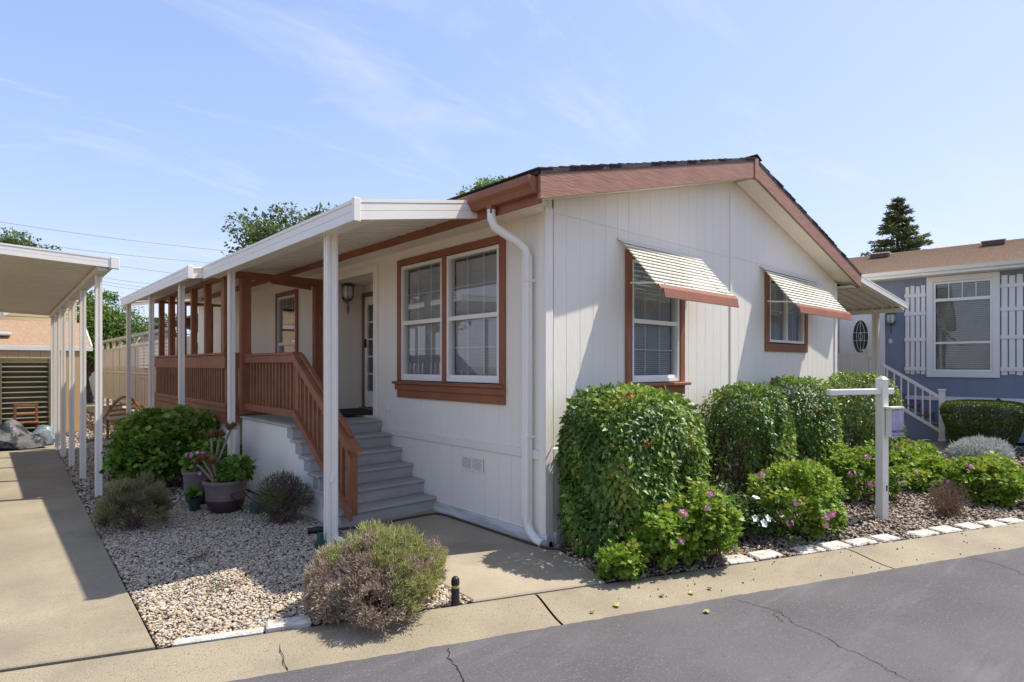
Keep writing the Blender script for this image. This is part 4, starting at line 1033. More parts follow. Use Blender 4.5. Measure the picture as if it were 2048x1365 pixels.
# behind it: louvred screen, shed, yellow house
ls = thing('louvred_screen', 'olive metal louvred screen at the end of the driveway', 'screen', (-3.6, 12.75, 0))
for x in (-5.2, -4.02, -3.72, -2.85):
    bx('screen_frame', x, 12.70, 0.0, x + 0.085, 12.80, 1.86, M['olive'], ls)
for x0, x1 in ((-5.115, -4.02), (-3.935, -3.72), (-3.635, -2.85)):
    bx('screen_rail', x0, 12.71, 1.77, x1, 12.79, 1.858, M['olive'], ls)
    for k in range(15):
        inst('louvre', cbox_mesh(x1 - x0, 0.10, 0.008, 0.002, M['olive'], 'louvre'), ls, ((x0 + x1) / 2, 12.745, 0.12 + k * 0.112), (R(38), 0, 0))
    MB().box(x0, 12.795, 0.02, x1, 12.80, 1.76).obj('back_sheet', M['olive'], ls)
shed = thing('shed', 'tan wooden shed with shingle roof behind the carport', 'shed', (-4.5, 15.5, 0))
bx('wall', -7.0, 14.3, 0, -2.05, 17.5, 2.15, M['tan'], shed)
for k in range(24):
    bx('siding_board', -7.0 + k * 0.205 + 0.004, 14.288, 0.03, -7.0 + (k + 1) * 0.205 - 0.004, 14.2995, 2.11, M['tan'], shed, 0.002)
shr = MB().prism([(-7.2, 14.265, 2.18), (-7.2, 15.9, 2.86), (-7.2, 17.75, 2.18), (-7.2, 17.75, 2.12), (-7.2, 15.9, 2.78), (-7.2, 14.265, 2.12)], (5.3, 0, 0)).obj('roof', M['tanshingle'], shed)
for k in range(8):
    y = 14.25 + k * 0.21; z = 2.185 + (y - 14.265) * 0.416
    bx('shingle_course', -7.21, y, z + 0.004, -1.89, y + 0.26, z + 0.014, M['tanshingle'], shr, 0.002, (R(22), 0, 0))
MB().prism([(-2.05, 14.3, 2.15), (-2.05, 17.5, 2.15), (-2.05, 15.9, 2.76)], (-0.05, 0, 0)).obj('gable', M['tan'], shed)
bx('fascia', -7.2, 14.25, 2.06, -1.9, 14.264, 2.175, M['trimwhite'], shed)
for s in (1, -1):
    yy = 15.9 - s * (1.65 if s > 0 else 1.85)
    MB().prism([(-1.9, yy, 2.06), (-1.9, 15.9, 2.74), (-1.9, 15.9, 2.87), (-1.9, yy, 2.19)], (0.03, 0, 0)).obj('rake_board', M['trimwhite'], shed)
bx('roof_vent', -3.75, 14.6, 2.44, -3.42, 14.85, 2.50, M['alum'], shed)
yh = thing('yellow_house', 'pale yellow house with lap siding behind the tan shed', 'house', (-5, 22, 0))
bx('wall', -10, 19.0, 0, -1.75, 27, 3.3, M['yellow'], yh)
for k in range(20):
    bx('lap_board', -3.6, 18.975, 2.0 + k * 0.13, -1.74, 18.999, 2.125 + k * 0.13, M['yellow'], yh, 0.002, (R(-3), 0, 0))
MB().prism([(-3.6, 18.99, 3.3), (-1.75, 18.99, 3.3), (-1.75, 18.99, 4.7), (-3.0, 18.99, 4.7)], (0, 0.1, 0)).obj('gable', M['yellow'], yh)
MB().prism([(-10, 18.6, 3.22), (-3.5, 18.6, 3.22), (-3.1, 21, 3.95), (-10, 21, 3.95)], (0, 0, 0.06)).obj('roof', M['tanshingle'], yh)
bx('fascia', -10, 18.57, 3.10, -3.45, 18.6, 3.24, M['trimwhite'], yh)
beam('rake_board', (-3.50, 18.55, 3.2), (-1.7, 18.55, 4.35), 0.05, 0.14, M['trimwhite'], yh)
# things stored on the slab
tp = thing('tarp_heap', 'grey and black tarp thrown over a heap on the driveway', 'tarp', (-3.6, 11.9, 0))
vs = []; fs = []; nx, ny = 34, 26; rr = random.Random(5)
ph = [(rr.uniform(2, 9), rr.uniform(2, 9), rr.uniform(0, 6), rr.uniform(0.3, 1)) for _ in range(10)]
for i in range(nx + 1):
    for j in range(ny + 1):
        u = i / nx * 2 - 1; v = j / ny * 2 - 1
        rad = max(abs(u), abs(v)); k = max(0, 1 - rad ** 3.2)
        hgt = 0.80 * k ** 0.55 * (1 - 0.18 * u)
        wr = sum(a * abs(math.sin(p * u * 0.6 + q * v * 0.6 + r_)) for p, q, r_, a in ph) * 0.034 - 0.10
        hump = max(0.70 * math.exp(-((u + 0.45) ** 2 / 0.22 + v * v / 0.5)), 0.50 * math.exp(-((u - 0.30) ** 2 / 0.16 + (v + 0.1) ** 2 / 0.4)), 0.22)
        z = hump * k ** 0.35 + wr * (0.35 + k)
        vs.append((-3.80 + u * 0.80 + wr * 0.5, 11.95 + v * 0.62 + wr * 0.6, max(0.012 + abs(wr) * 0.3, z) if k > 0 else 0.012 + abs(wr) * 0.5))
for i in range(nx):
    for j in range(ny):
        a = i * (ny + 1) + j; fs.append((a, a + 1, a + ny + 2, a + ny + 1))
MB().add(vs, fs).obj('sheet', M['tarp'], tp, False)
bagm = MB().lathe([(0.10, 0.0), (0.19, 0.03), (0.21, 0.14), (0.19, 0.26), (0.15, 0.36), (0.08, 0.42), (0.02, 0.43)], (-2.98, 11.95, 0.006), 18)
bagm.v = [(x + 0.018 * math.sin(31 * z + 5 * y), y + 0.018 * math.sin(27 * z + 9 * x), z) for x, y, z in bagm.v]
bg_ = bagm.obj('plastic_bag', M['bag'], None, True); tag(bg_, 'clear plastic bag with blue top beside the tarp', 'bag')
ch = thing('wooden_chair', 'orange wooden chair standing behind the tarp', 'chair', (-3.25, 12.45, 0))
for x in (-3.45, -3.09):
    bx('leg', x, 12.52, 0.006, x + 0.045, 12.565, 0.86, M['wood'], ch); bx('leg', x, 12.16, 0.006, x + 0.045, 12.205, 0.45, M['wood'], ch)
bx('seat', -3.46, 12.15, 0.45, -3.035, 12.56, 0.485, M['wood'], ch)
bx('back_rail', -3.405, 12.522, 0.80, -3.09, 12.56, 0.858, M['wood'], ch); bx('back_rail', -3.405, 12.524, 0.62, -3.09, 12.558, 0.66, M['wood'], ch)
for y in (5.40, 7.0, 8.5, 9.9, 11.05, 12.0):
    post(cp, -6.3, y, -0.02, 3.05 - CSL * (y - 4.92), M['alum'], 1.0)
# house across the street, behind the camera: only its reflection shows in the front windows
oh = thing('opposite_home', 'tan home on the opposite side of the street', 'house', (2, -16, 0))
bx('wall', -6, -22, 0, 9, -15, 3.0, M['tan'], oh)
MB().prism([(-6.4, -14.6, 3.0), (-6.4, -18.5, 4.3), (-6.4, -22.4, 3.0), (-6.4, -22.4, 3.1), (-6.4, -18.5, 4.42), (-6.4, -14.6, 3.1)], (15.8, 0, 0)).obj('roof', M['greyshingle'], oh)
for x in (-4, -0.5, 3, 6.5):
    bx('window', x, -14.99, 1.2, x + 1.5, -14.95, 2.5, M['dark'], oh); bx('window_frame', x - 0.1, -15.0, 1.1, x + 1.6, -14.97, 2.6, M['vinyl'], oh)

# ------------------------------------------------------------------ lattice enclosure behind the deck
lt = thing('lattice_enclosure', 'off white lattice enclosure with louvred upper panel behind the deck', 'fence', (-0.3, 20, 0))
LX = -0.30
for k in range(9):
    y = 13.9 + k * 1.45
    bx('post', LX, y, -0.03, LX + 0.09, y + 0.09, 2.62, M['lattice'], lt)
for z0, z1 in ((0.40, 0.48), (1.42, 1.50), (2.28, 2.34)):
    bx('rail', LX - 0.012, 13.9, z0, LX - 0.001, 25.6, z1, M['lattice'], lt, 0.003)
bx('top_beam', LX - 0.06, 13.4, 2.621, LX + 0.14, 25.7, 2.70, M['lattice'], lt)
for k in range(86):
    y = 14.02 + k * 0.1355
    bx('slat', LX + 0.02, y, 0.40, LX + 0.03, y + 0.088, 1.48, M['lattice'], lt, 0.002)
    if y > 17.6:
        bx('slat', LX + 0.02, y, 1.50, LX + 0.03, y + 0.088, 2.33, M['lattice'], lt, 0.002)
for k in range(7):
    bx('lattice_strip', LX + 0.031, 13.9, 0.50 + k * 0.13, LX + 0.038, 25.5, 0.56 + k * 0.13, M['lattice'], lt, 0.002)
for k in range(13):
    inst('louvre', cbox_mesh(0.10, 4.2, 0.012, 0.003, M['lattice'], 'louvre'), lt, (LX + 0.03, 15.5, 1.36 + k * 0.098), (0, R(-50), 0))
bx('back_sheet', LX + 0.5, 13.6, 0.1, LX + 0.55, 25.4, 2.5, M['core'], lt)
be = thing('garden_bench', 'orange wooden garden bench with an arched back behind the hedge', 'bench', (-1.25, 12.6, 0))
def bp(t, z): return (-1.86 + 0.9 * t, 12.3 + 0.9 * t, z)
for k in range(9):
    t0, t1 = k / 9, (k + 1) / 9
    beam('back_arch', bp(t0, 0.52 + 0.42 * math.sin(t0 * math.pi)), bp(t1, 0.52 + 0.42 * math.sin(t1 * math.pi)), 0.04, 0.06, M['wood'], be)
for k in range(3):
    beam('back_slat', bp(0.10, 0.53 + k * 0.11), bp(0.9, 0.53 + k * 0.11), 0.02, 0.05, M['wood'], be)
for k in range(4):
    o_ = Vector((0.09, -0.09, 0)) * k
    beam('seat_slat', Vector(bp(0, 0.42)) + o_, Vector(bp(1, 0.42)) + o_, 0.09, 0.022, M['wood'], be)
for t in (0.03, 0.97):
    for s in (0, 1):
        p = Vector(bp(t, 0)) + Vector((0.28, -0.28, 0)) * s
        beam('leg', (p.x - 0.001, p.y, 0.2), (p.x + 0.05, p.y, 0.2), 0.05, 0.42 if s else 0.5, M['wood'], be)
gh = thing('far_house', 'far house with grey shingle roof beyond the lattice', 'house', (4, 34, 0))
bx('wall', 0.5, 31, 0, 9, 38, 2.9, M['yellow'], gh)
MB().prism([(0.1, 30.6, 2.9), (4.8, 30.6, 4.45), (9.4, 30.6, 2.9), (9.4, 30.6, 2.98), (4.8, 30.6, 4.55), (0.1, 30.6, 2.98)], (0, 7.8, 0)).obj('roof', M['greyshingle'], gh)

# ------------------------------------------------------------------ patio cover on the right and the blue house
pr = thing('patio_cover', 'cream patio cover between the home and the blue house', 'patio cover', (11.3, 3, 0), 'aluminium patio covers')
pans(pr, 7.93, 3.34, 11.45, 3.0, -0.10, 6.9, M['cream'])
fascia_run(pr, (7.95, -0.2, 3.30), (11.5, -0.2, 2.955), 0.125, 0.045, M['alum'])
fascia_run(pr, (11.5, -0.2, 2.955), (11.5, 6.9, 2.955), 0.09, 0.04, M['alum'])
bx('edge_beam', 11.30, -0.12, 2.90, 11.42, 6.9, 2.995, M['cream'], pr)
for y in (0.42, 3.4, 6.5):
    post(pr, 11.36, y, -0.02, 2.90, M['cream'], 1.7)
FRAME = Matrix.Translation((12.75, -0.5, 0)) @ Matrix.Rotation(R(4), 4, 'Z')
bh = thing('blue_house', 'slate blue neighbouring house with white trim and shutters', 'house')
OPB = [(-0.99, 0.11, 1.55, 3.66), (1.22, 2.12, 1.05, 3.12)]
m = MB()
for l, r, b, t in rects(-9, 9, 0, 3.9, OPB): m.box(0.0035, l, b, 0.12, r, t)
bw = m.obj('wall', M['bluesiding'], bh)
clad(bw, 'y', -4.0, 3.4, 0.98, lambda y: 3.88, OPB, 0.2032, 0.0, 0.0115, M['bluesiding'])
clad(bw, 'y', -4.0, 3.4, 0.0, lambda y: 0.86, [], 0.2032, 0.0, 0.0115, M['bluesiding'], name='skirting_board')
MB().box(0.12, -9, 0, 6, -8.9, 3.9).box(0.12, 8.9, 0, 6, 9, 3.9).box(5.9, -8.9, 0, 6, 8.9, 3.9).obj('wall', M['bluesiding'], bh)
bx('belly_band', -0.03, -8, 0.87, -0.001, 1.0, 0.965, M['bluewhite'], bh)
bx('eave_fascia', -0.40, -9.2, 3.80, -0.37, 9.2, 3.96, M['bluewhite'], bh)
MB().prism([(-0.401, -9.2, 3.86), (-0.47, -9.2, 3.87), (-0.50, -9.2, 3.95), (-0.401, -9.2, 3.95)], (0, 18.4, 0)).obj('eave_gutter', M['bluewhite'], bh)
bx('eave_soffit', -0.369, -9.2, 3.80, 0.0, 9.2, 3.815, M['bluewhite'], bh, 0.002)
BS = 0.30
broof = MB().prism([(-0.42, -9.3, 3.955), (2.9, -9.3, 3.955 + BS * 3.32), (6.3, -9.3, 3.94), (6.3, -9.3, 3.90), (2.9, -9.3, 3.92 + BS * 3.32 - 0.02), (-0.42, -9.3, 3.92)], (0, 18.6, 0)).obj('roof', M['tanshingle'], bh)
for k in range(24):
    xa = -0.45 + k * 0.142
    if xa > 2.8: break
    MB().prism([(xa, -9.32, 3.965 + BS * (xa + 0.42)), (xa + 0.17, -9.32, 3.957 + BS * (xa + 0.59)), (xa + 0.17, -9.32, 3.962 + BS * (xa + 0.59)), (xa, -9.32, 3.98 + BS * (xa + 0.42))], (0, 18.64, 0)).obj('shingle_course', M['tanshingle'], broof)
for y, x in ((-0.85, 2.1), (1.62, 2.1)):
    z = 3.96 + BS * (x + 0.42)
    bx('roof_vent', x - 0.12, y - 0.22, z, x + 0.14, y + 0.22, z + 0.11, M['dark'], bh); bx('vent_cap', x - 0.16, y - 0.25, z + 0.111, x + 0.16, y + 0.25, z + 0.13, M['alum'], bh)
# big window with transom
def wtrim(y0, y1, z0, z1, t, mat, par, x0=-0.04):
    bx('window_trim', x0, y0, z0, -0.001, y0 + t, z1, mat, par); bx('window_trim', x0, y1 - t, z0, -0.001, y1, z1, mat, par)
    bx('window_trim', x0, y0 + t, z0, -0.001, y1 - t, z0 + t, mat, par); bx('window_trim', x0, y0 + t, z1 - t, -0.001, y1 - t, z1, mat, par)
wtrim(-1.11, 0.235, 1.42, 3.79, 0.125, M['bluewhite'], bh)
wm = MB()
for a, b, c, d in ((-0.985, -0.94, 1.55, 3.66), (0.06, 0.105, 1.55, 3.66), (-0.94, 0.06, 1.55, 1.60), (-0.94, 0.06, 3.61, 3.66), (-0.94, 0.06, 3.20, 3.27), (-0.94, 0.06, 2.20, 2.25)):
    wm.box(-0.015, a, c, 0.06, b, d)
wm = wm.obj('window', M['vinyl'], bh)
for a, b in ((1.60, 2.20), (2.25, 3.20), (3.27, 3.61)):
    bx('pane', 0.02, -0.94, a, 0.024, 0.06, b, M['glass'], wm, 0.0005)
for k in range(1, 4):
    y = -0.94 + k * 0.25
    bx('muntin', 0.008, y - 0.008, 3.27, 0.018, y + 0.008, 3.61, M['vinyl'], wm, 0.001)
bl = MB()
for k in range(46):
    z = 3.6 - k * 0.044
    bl.prism([(0.07, -0.93, z), (0.07, 0.05, z), (0.10, 0.05, z - 0.034), (0.10, -0.93, z - 0.034)], (0, 0, 0.002))
bl = bl.obj('blind', pmat('pale green blind', (0.56, 0.56, 0.47), None, 3, 0.5), wm); bl['kind'] = 'stuff'
MB().box(0.3, -1.5, 1.2, 0.31, 0.6, 3.8).obj('dark_backing', M['dark'], wm)  # dark panel close behind the blind; its colour stands for the room's shade
# shutters
def shutter(y0, y1, z0, z1, n):
    s = thing('shutter', 'white board shutter %s the blue house window' % ('left of' if y0 > 0 else 'right of'), 'shutter', (0, (y0 + y1) / 2, z0), 'white shutters of the blue house')
    wd = (y1 - y0 + 0.022) / n
    for k in range(n):
        bx('board', -0.03, y0 + k * wd, z0 + 0.02 * (k % 2), -0.001, y0 + k * wd + wd - 0.024, z1 - 0.02 * (k % 2), M['bluewhite'], s)
    for z in (z0 + 0.09, z0 + 0.80, z0 + 1.42, z1 - 0.28):
        bx('batten', -0.05, y0 - 0.015, z, -0.0305, y1 + 0.015, z + 0.085, M['bluewhite'], s)
shutter(0.26, 0.66, 1.48, 3.62, 4); shutter(-1.75, -1.135, 1.48, 3.70, 5)
# door with oval light
for y0, y1, z0, z1 in ((1.08, 1.20, 1.02, 3.24), (2.13, 2.24, 1.02, 3.24), (1.20, 2.13, 3.13, 3.24)):
    bx('door_trim', -0.04, y0, z0, -0.001, y1, z1, M['bluewhite'], bh)
bd = bx('door', 0.0, 1.225, 1.05, 0.05, 2.115, 3.115, M['vinyl'], bh)
OC = (1.62, 2.43)
def oval(a, b, x0, x1, n=28): return MB().prism([(x0, OC[0] + a * math.cos(2 * math.pi * k / n), OC[1] + b * math.sin(2 * math.pi * k / n)) for k in range(n)], (x1 - x0, 0, 0))
oval(0.195, 0.445, -0.016, -0.001).obj('oval_moulding', M['vinyl'], bd)
oval(0.17, 0.42, -0.0205, -0.0165).obj('pane', pmat('dark leaded glass', (0.05, 0.06, 0.055), None, 9, 0.12, spec=0.6), bd)
def came(pts): MB().tube([(-0.0235, OC[0] + y, OC[1] + z) for y, z in pts], 0.0045, 5).obj('came', M['alum'], bd)
came([(0, -0.42), (0, 0.42)]); came([(-0.165, 0.1), (0.165, 0.1)]); came([(-0.165, -0.1), (0.165, -0.1)])
for s in (-1, 1):
    came([(s * 0.09 * math.cos(t) , 0.36 * math.sin(t)) for t in np.linspace(-1.5, 1.5, 12)])
came([(0.05 * math.cos(t), 0.09 * math.sin(t)) for t in np.linspace(0, 6.283, 14)])
MB().tube([(-0.02, OC[0] + 0.32 * math.cos(t), 3.0 + 0.05 * math.cos(2 * (t - math.pi / 2)) ) for t in np.linspace(0.2, 2.94, 14)], 0.012, 5).obj('arch_moulding', M['vinyl'], bd)
for k in range(2):
    for j in range(2):
        bx('door_panel', -0.008, 1.32 + j * 0.38, 1.18 + k * 0.32, -0.001, 1.62 + j * 0.38, 1.42 + k * 0.32, M['vinyl'], bd)
bx('handle', -0.05, 1.27, 1.98, -0.001, 1.31, 2.12, M['brass'], bd)
lantern('black caged lantern on the blue wall beside the oval glass door', (-0.16, 0.93, 2.86), (0.155, 0), 1.25)
db = MB().lathe([(0.05, 0), (0.055, 0.01), (0.045, 0.03), (0.0, 0.034)], (0, 0, 0), 14)
db.v = [(-z, 0.97 + x * 0.8, 2.29 + y * 1.3) for x, y, z in db.v]
db.obj('doorbell', M['cream'], bh, True)
bx('hose_tap', -0.10, -1.12, 0.88, -0.03, -1.06, 0.96, M['black'], bh)
# steps and white railing
bs = thing('side_steps', 'brown steps with white railing up to the blue house door', 'steps', (-0.6, 0.5, 0))
for k in range(5):
    y0 = -0.52 + k * 0.29; z = 0.2 * k
    bx('tread', -1.10, y0, z + 0.155, -0.012, y0 + 0.32 if k < 4 else 2.7, z + 0.20, M['treadbrown'], bs, 0.006)
    bx('riser', -1.08, y0 + 0.02, z, -0.012, y0 + 0.045, z + 0.154, M['treadbrown'], bs, 0.002)
MB().prism([(-1.075, -0.47, 0), (-1.075, 2.6, 0), (-1.075, 2.6, 0.95), (-1.075, 0.68, 0.95), (-1.075, -0.47, 0.15)], (0.02, 0, 0)).obj('stringer', M['bluesiding'], bs)
for y, z0, z1 in ((-0.20, 0.02, 1.14), (1.27, 0.9, 2.05)):
    bx('newel', -1.14, y - 0.055, z0, -1.03, y + 0.055, z1, M['vinyl'], bs)
    bx('newel_cap', -1.16, y - 0.075, z1, -1.01, y + 0.075, z1 + 0.035, M['vinyl'], bs, 0.012)
    bx('newel_foot', -1.155, y - 0.07, z0 + 0.001, -1.015, y + 0.07, z0 + 0.06, M['vinyl'], bs, 0.01)
def rz2(y): return 1.02 + (y + 0.145) * (1.93 - 1.02) / (1.215 + 0.145)
for h0, h1 in ((-0.06, 0.02), (-0.80, -0.72)):
    MB().prism([(-1.11, -0.145, rz2(-0.145) + h0), (-1.11, 1.215, rz2(1.215) + h0), (-1.11, 1.215, rz2(1.215) + h1), (-1.11, -0.145, rz2(-0.145) + h1)], (0.05, 0, 0)).obj('rail', M['vinyl'], bs)
for k in range(9):
    y = 0.0 + k * 0.136
    bx('baluster', -1.10, y, rz2(y) - 0.72, -1.07, y + 0.03, rz2(y) - 0.05, M['vinyl'], bs)
for z in (1.12, 1.93):
    bx('rail', -1.11, 1.326, z, -1.06, 2.7, z + 0.07, M['vinyl'], bs)
for k in range(9):
    y = 1.42 + k * 0.14
    bx('baluster', -1.10, y, 1.19, -1.07, y + 0.03, 1.93, M['vinyl'], bs)
FRAME = Matrix.Identity(4)

# ------------------------------------------------------------------ plants
LEAF = {   # (u along, v across, w out of plane), triangles
    'ovate': (np.array([(0, 0, 0), (.38, .5, .10), (.38, -.5, .10), (.45, 0, -.03), (1, 0, -.16)]), np.array([(0, 3, 1), (1, 3, 4), (0, 2, 3), (2, 4, 3)])),
    'round': (np.array([(.35, 0, -.10), (0.0, 0, 0.0), (.05, .38, .08), (.42, .56, .12), (.85, .42, .06), (.98, 0, .02), (.85, -.42, .07), (.42, -.56, .12), (.05, -.38, .07)]),
              np.array([(0, 1, 2), (0, 2, 3), (0, 3, 4), (0, 4, 5), (0, 5, 6), (0, 6, 7), (0, 7, 8), (0, 8, 1)])),
    'lobed': (np.array([(.3, 0, -.06), (0, 0, 0), (.12, .5, .1), (.38, .30, 0), (.70, .55, .1), (.72, .18, 0), (1.05, 0, .05), (.72, -.18, 0), (.70, -.55, .12), (.38, -.30, 0), (.12, -.5, .08)]),
              np.array([(0, 1, 2), (0, 2, 3), (0, 3, 4), (0, 4, 5), (0, 5, 6), (0, 6, 7), (0, 7, 8), (0, 8, 9), (0, 9, 10), (0, 10, 1)])),
    'blade': (np.array([(0, .5, 0), (0, -.5, 0), (.6, -.4, .05), (.6, .4, .05), (1, 0, 0)]), np.array([(0, 1, 2), (0, 2, 3), (3, 2, 4)])),
}
def unit(a): return a / np.maximum(np.linalg.norm(a, axis=-1, keepdims=True), 1e-9)
def leaves(name, kind, pos, tip, nrm, ln, wd, var, mat, parent):
    """one joined mass of leaf-sized faces"""
    T, F = LEAF[kind]
    tip = unit(tip); nrm = unit(nrm - tip * (nrm * tip).sum(-1, keepdims=True)); sd = np.cross(nrm, tip)
    n = len(pos); k = len(T)
    ln = np.broadcast_to(ln, n); wd = np.broadcast_to(wd, n)
    v = pos[:, None] + tip[:, None] * (T[None, :, 0:1] * ln[:, None, None]) + sd[:, None] * (T[None, :, 1:2] * wd[:, None, None]) + nrm[:, None] * (T[None, :, 2:3] * ln[:, None, None])
    f = (F[None] + (np.arange(n) * k)[:, None, None]).reshape(-1, 3)
    me = mesh_np(name, v.reshape(-1, 3), f, mat, kind in ('round', 'ovate'), np.repeat(np.clip(var, 0, 1), k))
    o = put(bpy.data.objects.new(name, me), parent)
    o['kind'] = 'stuff'
    return o
def dirs(rng, n, zmin=-1.0):
    d = unit(rng.normal(size=(n * 3, 3)))
    d = d[d[:, 2] > zmin][:n]
    return d
def lump(d, seed, amp, fr=3.0):
    r = np.random.default_rng(seed); s = np.zeros(len(d))
    for _ in range(7):
        k = r.normal(size=3) * fr; s += np.sin(d @ k + r.uniform(0, 6.3))
    return 1 + amp * s / 2.6
def shell(rng, n, c, half, p, seed, lumps=0.08, zmin=-0.75, fr=3.0, taper=0.0):
    """points on a lumpy rounded box; returns position and outward normal"""
    d = dirs(rng, n, zmin)
    half = np.array(half)
    q = d / half
    r = (np.abs(q) ** p).sum(1) ** (-1 / p)
    s = lump(d, seed, lumps, fr)
    P = d * (r * s)[:, None]
    if taper:
        k = 1 + taper * (P[:, 2] / half[2]); P[:, 0] *= k; P[:, 1] *= k
    N = unit(np.sign(P) * np.abs(P / half) ** (p - 1) / half)
    return P + np.array(c), N, d
def branches(rng, base, ends, r0, mat, parent, name='branches', bend=0.12):
    m = MB()
    for e in ends:
        b = np.array(base) + np.array([rng.normal(0, 0.06), rng.normal(0, 0.06), 0])
        mid = (b + e) / 2 + rng.normal(0, bend, 3) * np.linalg.norm(e - b) * 0.5
        m.tube([b, b * 0.6 + mid * 0.4 + [0, 0, 0.01], mid, mid * 0.45 + e * 0.55, e], [r0, r0 * 0.8, r0 * 0.6, r0 * 0.42, r0 * 0.2], 5, False)
    o = m.obj(name, mat, parent, True); o['kind'] = 'stuff'; return o
def petal_mesh(mat, r, name):
    m = MB(); n = 5
    for k in range(n):
        a = 2 * math.pi * k / n; b = a + 0.55; c = a - 0.55
        m.add([(0, 0, 0), (r * 0.8 * math.cos(c), r * 0.8 * math.sin(c), r * 0.25), (r * math.cos(a), r * math.sin(a), r * 0.15), (r * 0.8 * math.cos(b), r * 0.8 * math.sin(b), r * 0.28)], [(0, 1, 2), (0, 2, 3)])
    return m.mesh(name, mat)
def cluster_mesh(mat, r, name, n=9, seed=1):
    rr = random.Random(seed); m = MB()
    for _ in range(n):
        d = Vector((rr.gauss(0, 1), rr.gauss(0, 1), rr.uniform(0.0, 1.2))).normalized(); c = d * r * 0.75
        a = d.orthogonal().normalized(); b = d.cross(a); s = r * 0.55
        for k in range(5):
            t = 1.2566 * k
            e0 = a * math.cos(t - 0.55) + b * math.sin(t - 0.55); e1 = a * math.cos(t + 0.55) + b * math.sin(t + 0.55); e2 = a * math.cos(t) + b * math.sin(t)
            m.add([c, c + e0 * s * 0.8 + d * s * 0.15, c + e2 * s + d * s * 0.1, c + e1 * s * 0.8 + d * s * 0.15], [(0, 1, 2), (0, 2, 3)])
    return m.mesh(name, mat)
FL = dict(pink=cluster_mesh(M['pink'], 0.032, 'flower', 8, 2), coral=cluster_mesh(M['coral'], 0.045, 'flower', 12, 3), red=cluster_mesh(M['red'], 0.020, 'flower', 8, 4), white=petal_mesh(M['white'], 0.032, 'flower'))
def flowers(parent, rng, P, N, kind, idx):
    for i in idx:
        p = P[i] + N[i] * 0.035
        q = Vector(N[i] + np.array([0, 0, 0.4])).to_track_quat('Z', 'Y')
        inst('flower', FL[kind], parent, p, q.to_euler(), [rng.uniform(0.95, 1.5)] * 3)
def camside(P, N):
    """indices of points that face the street side"""
    d = np.array(cam.location) - P
    return np.where(((unit(d) * N).sum(1) > 0.35) & (P[:, 2] > 0.15))[0]

def hedge(label, c, half, n, seed, fl=None, leaf=0.046, bare=0.0):
    rng = np.random.default_rng(seed)
    t = thing('hedge_shrub', label, 'shrub', (c[0], c[1], 0), 'clipped shrubs along the front wall')
    P, N, d = shell(rng, n, c, half, 3.4, seed, 0.04, -0.8, 4.5)
    dep = rng.exponential(0.034, len(P)); dep = np.minimum(dep, 0.30)
    ctr = np.array(c)
    thin = lump(d, seed + 50, 0.5, 7.0)
    dep += np.clip(0.85 - thin, 0, 1) * 0.12
    P = P - N * dep[:, None] + rng.normal(0, 0.012, P.shape)
    k = P[:, 2] > 0.03
    if bare:       # leggy, open lower side towards the left
        k &= ~((d[:, 0] < -0.45) & (d[:, 2] < 0.35) & (rng.random(len(P)) < bare))
    P, N, d, dep = P[k], N[k], d[k], dep[k]
    m = len(P)
    tip = N * 0.55 + np.array([0, 0, -0.55]) + rng.normal(0, 0.5, (m, 3)); up = (N[:, 2] > 0.6)
    tip[up] = N[up] * 0.7 + rng.normal(0, 0.6, (up.sum(), 3))
    nr = N + np.array([0, 0, 0.55]) + rng.normal(0, 0.38, (m, 3))
    ln = leaf * np.exp(np.clip(rng.normal(0, 0.33, m), -0.7, 0.5))
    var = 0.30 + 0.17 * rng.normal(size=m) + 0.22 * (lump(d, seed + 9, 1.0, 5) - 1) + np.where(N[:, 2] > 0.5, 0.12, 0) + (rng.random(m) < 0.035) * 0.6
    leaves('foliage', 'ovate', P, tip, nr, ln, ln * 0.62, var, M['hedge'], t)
    E_, EN, _ = shell(rng, 60, c, np.array(half) * 0.9, 4.2, seed, 0.05, -0.2)
    branches(rng, (c[0], c[1], 0.0), E_, 0.013, M['twig'], t)
    if fl:
        i = camside(P, N); i = i[dep[i] < 0.02]
        i = i[P[i, 2] > fl[2]]
        flowers(t, rng, P, N, fl[0], rng.choice(i, min(fl[1], len(i)), replace=False))
    return t
hedge('large rounded green hedge shrub beside the house corner and downspout', (0.60, -0.56, 0.70), (0.73, 0.47, 0.78), 22000, 21, ('red', 2, 0.9))
hedge('leggy green hedge shrub between the two front windows', (2.98, -0.52, 0.70), (0.58, 0.42, 0.74), 13000, 22, None, bare=0.75)
hedge('green hedge shrub under the sliding window with a few red blooms', (4.60, -0.50, 0.72), (0.56, 0.44, 0.79), 11000, 23, ('red', 4, 0.9))
hedge('farthest green hedge shrub at the end of the front wall', (6.80, -0.62, 0.74), (0.76, 0.52, 0.80), 12000, 24, ('red', 7, 1.1))

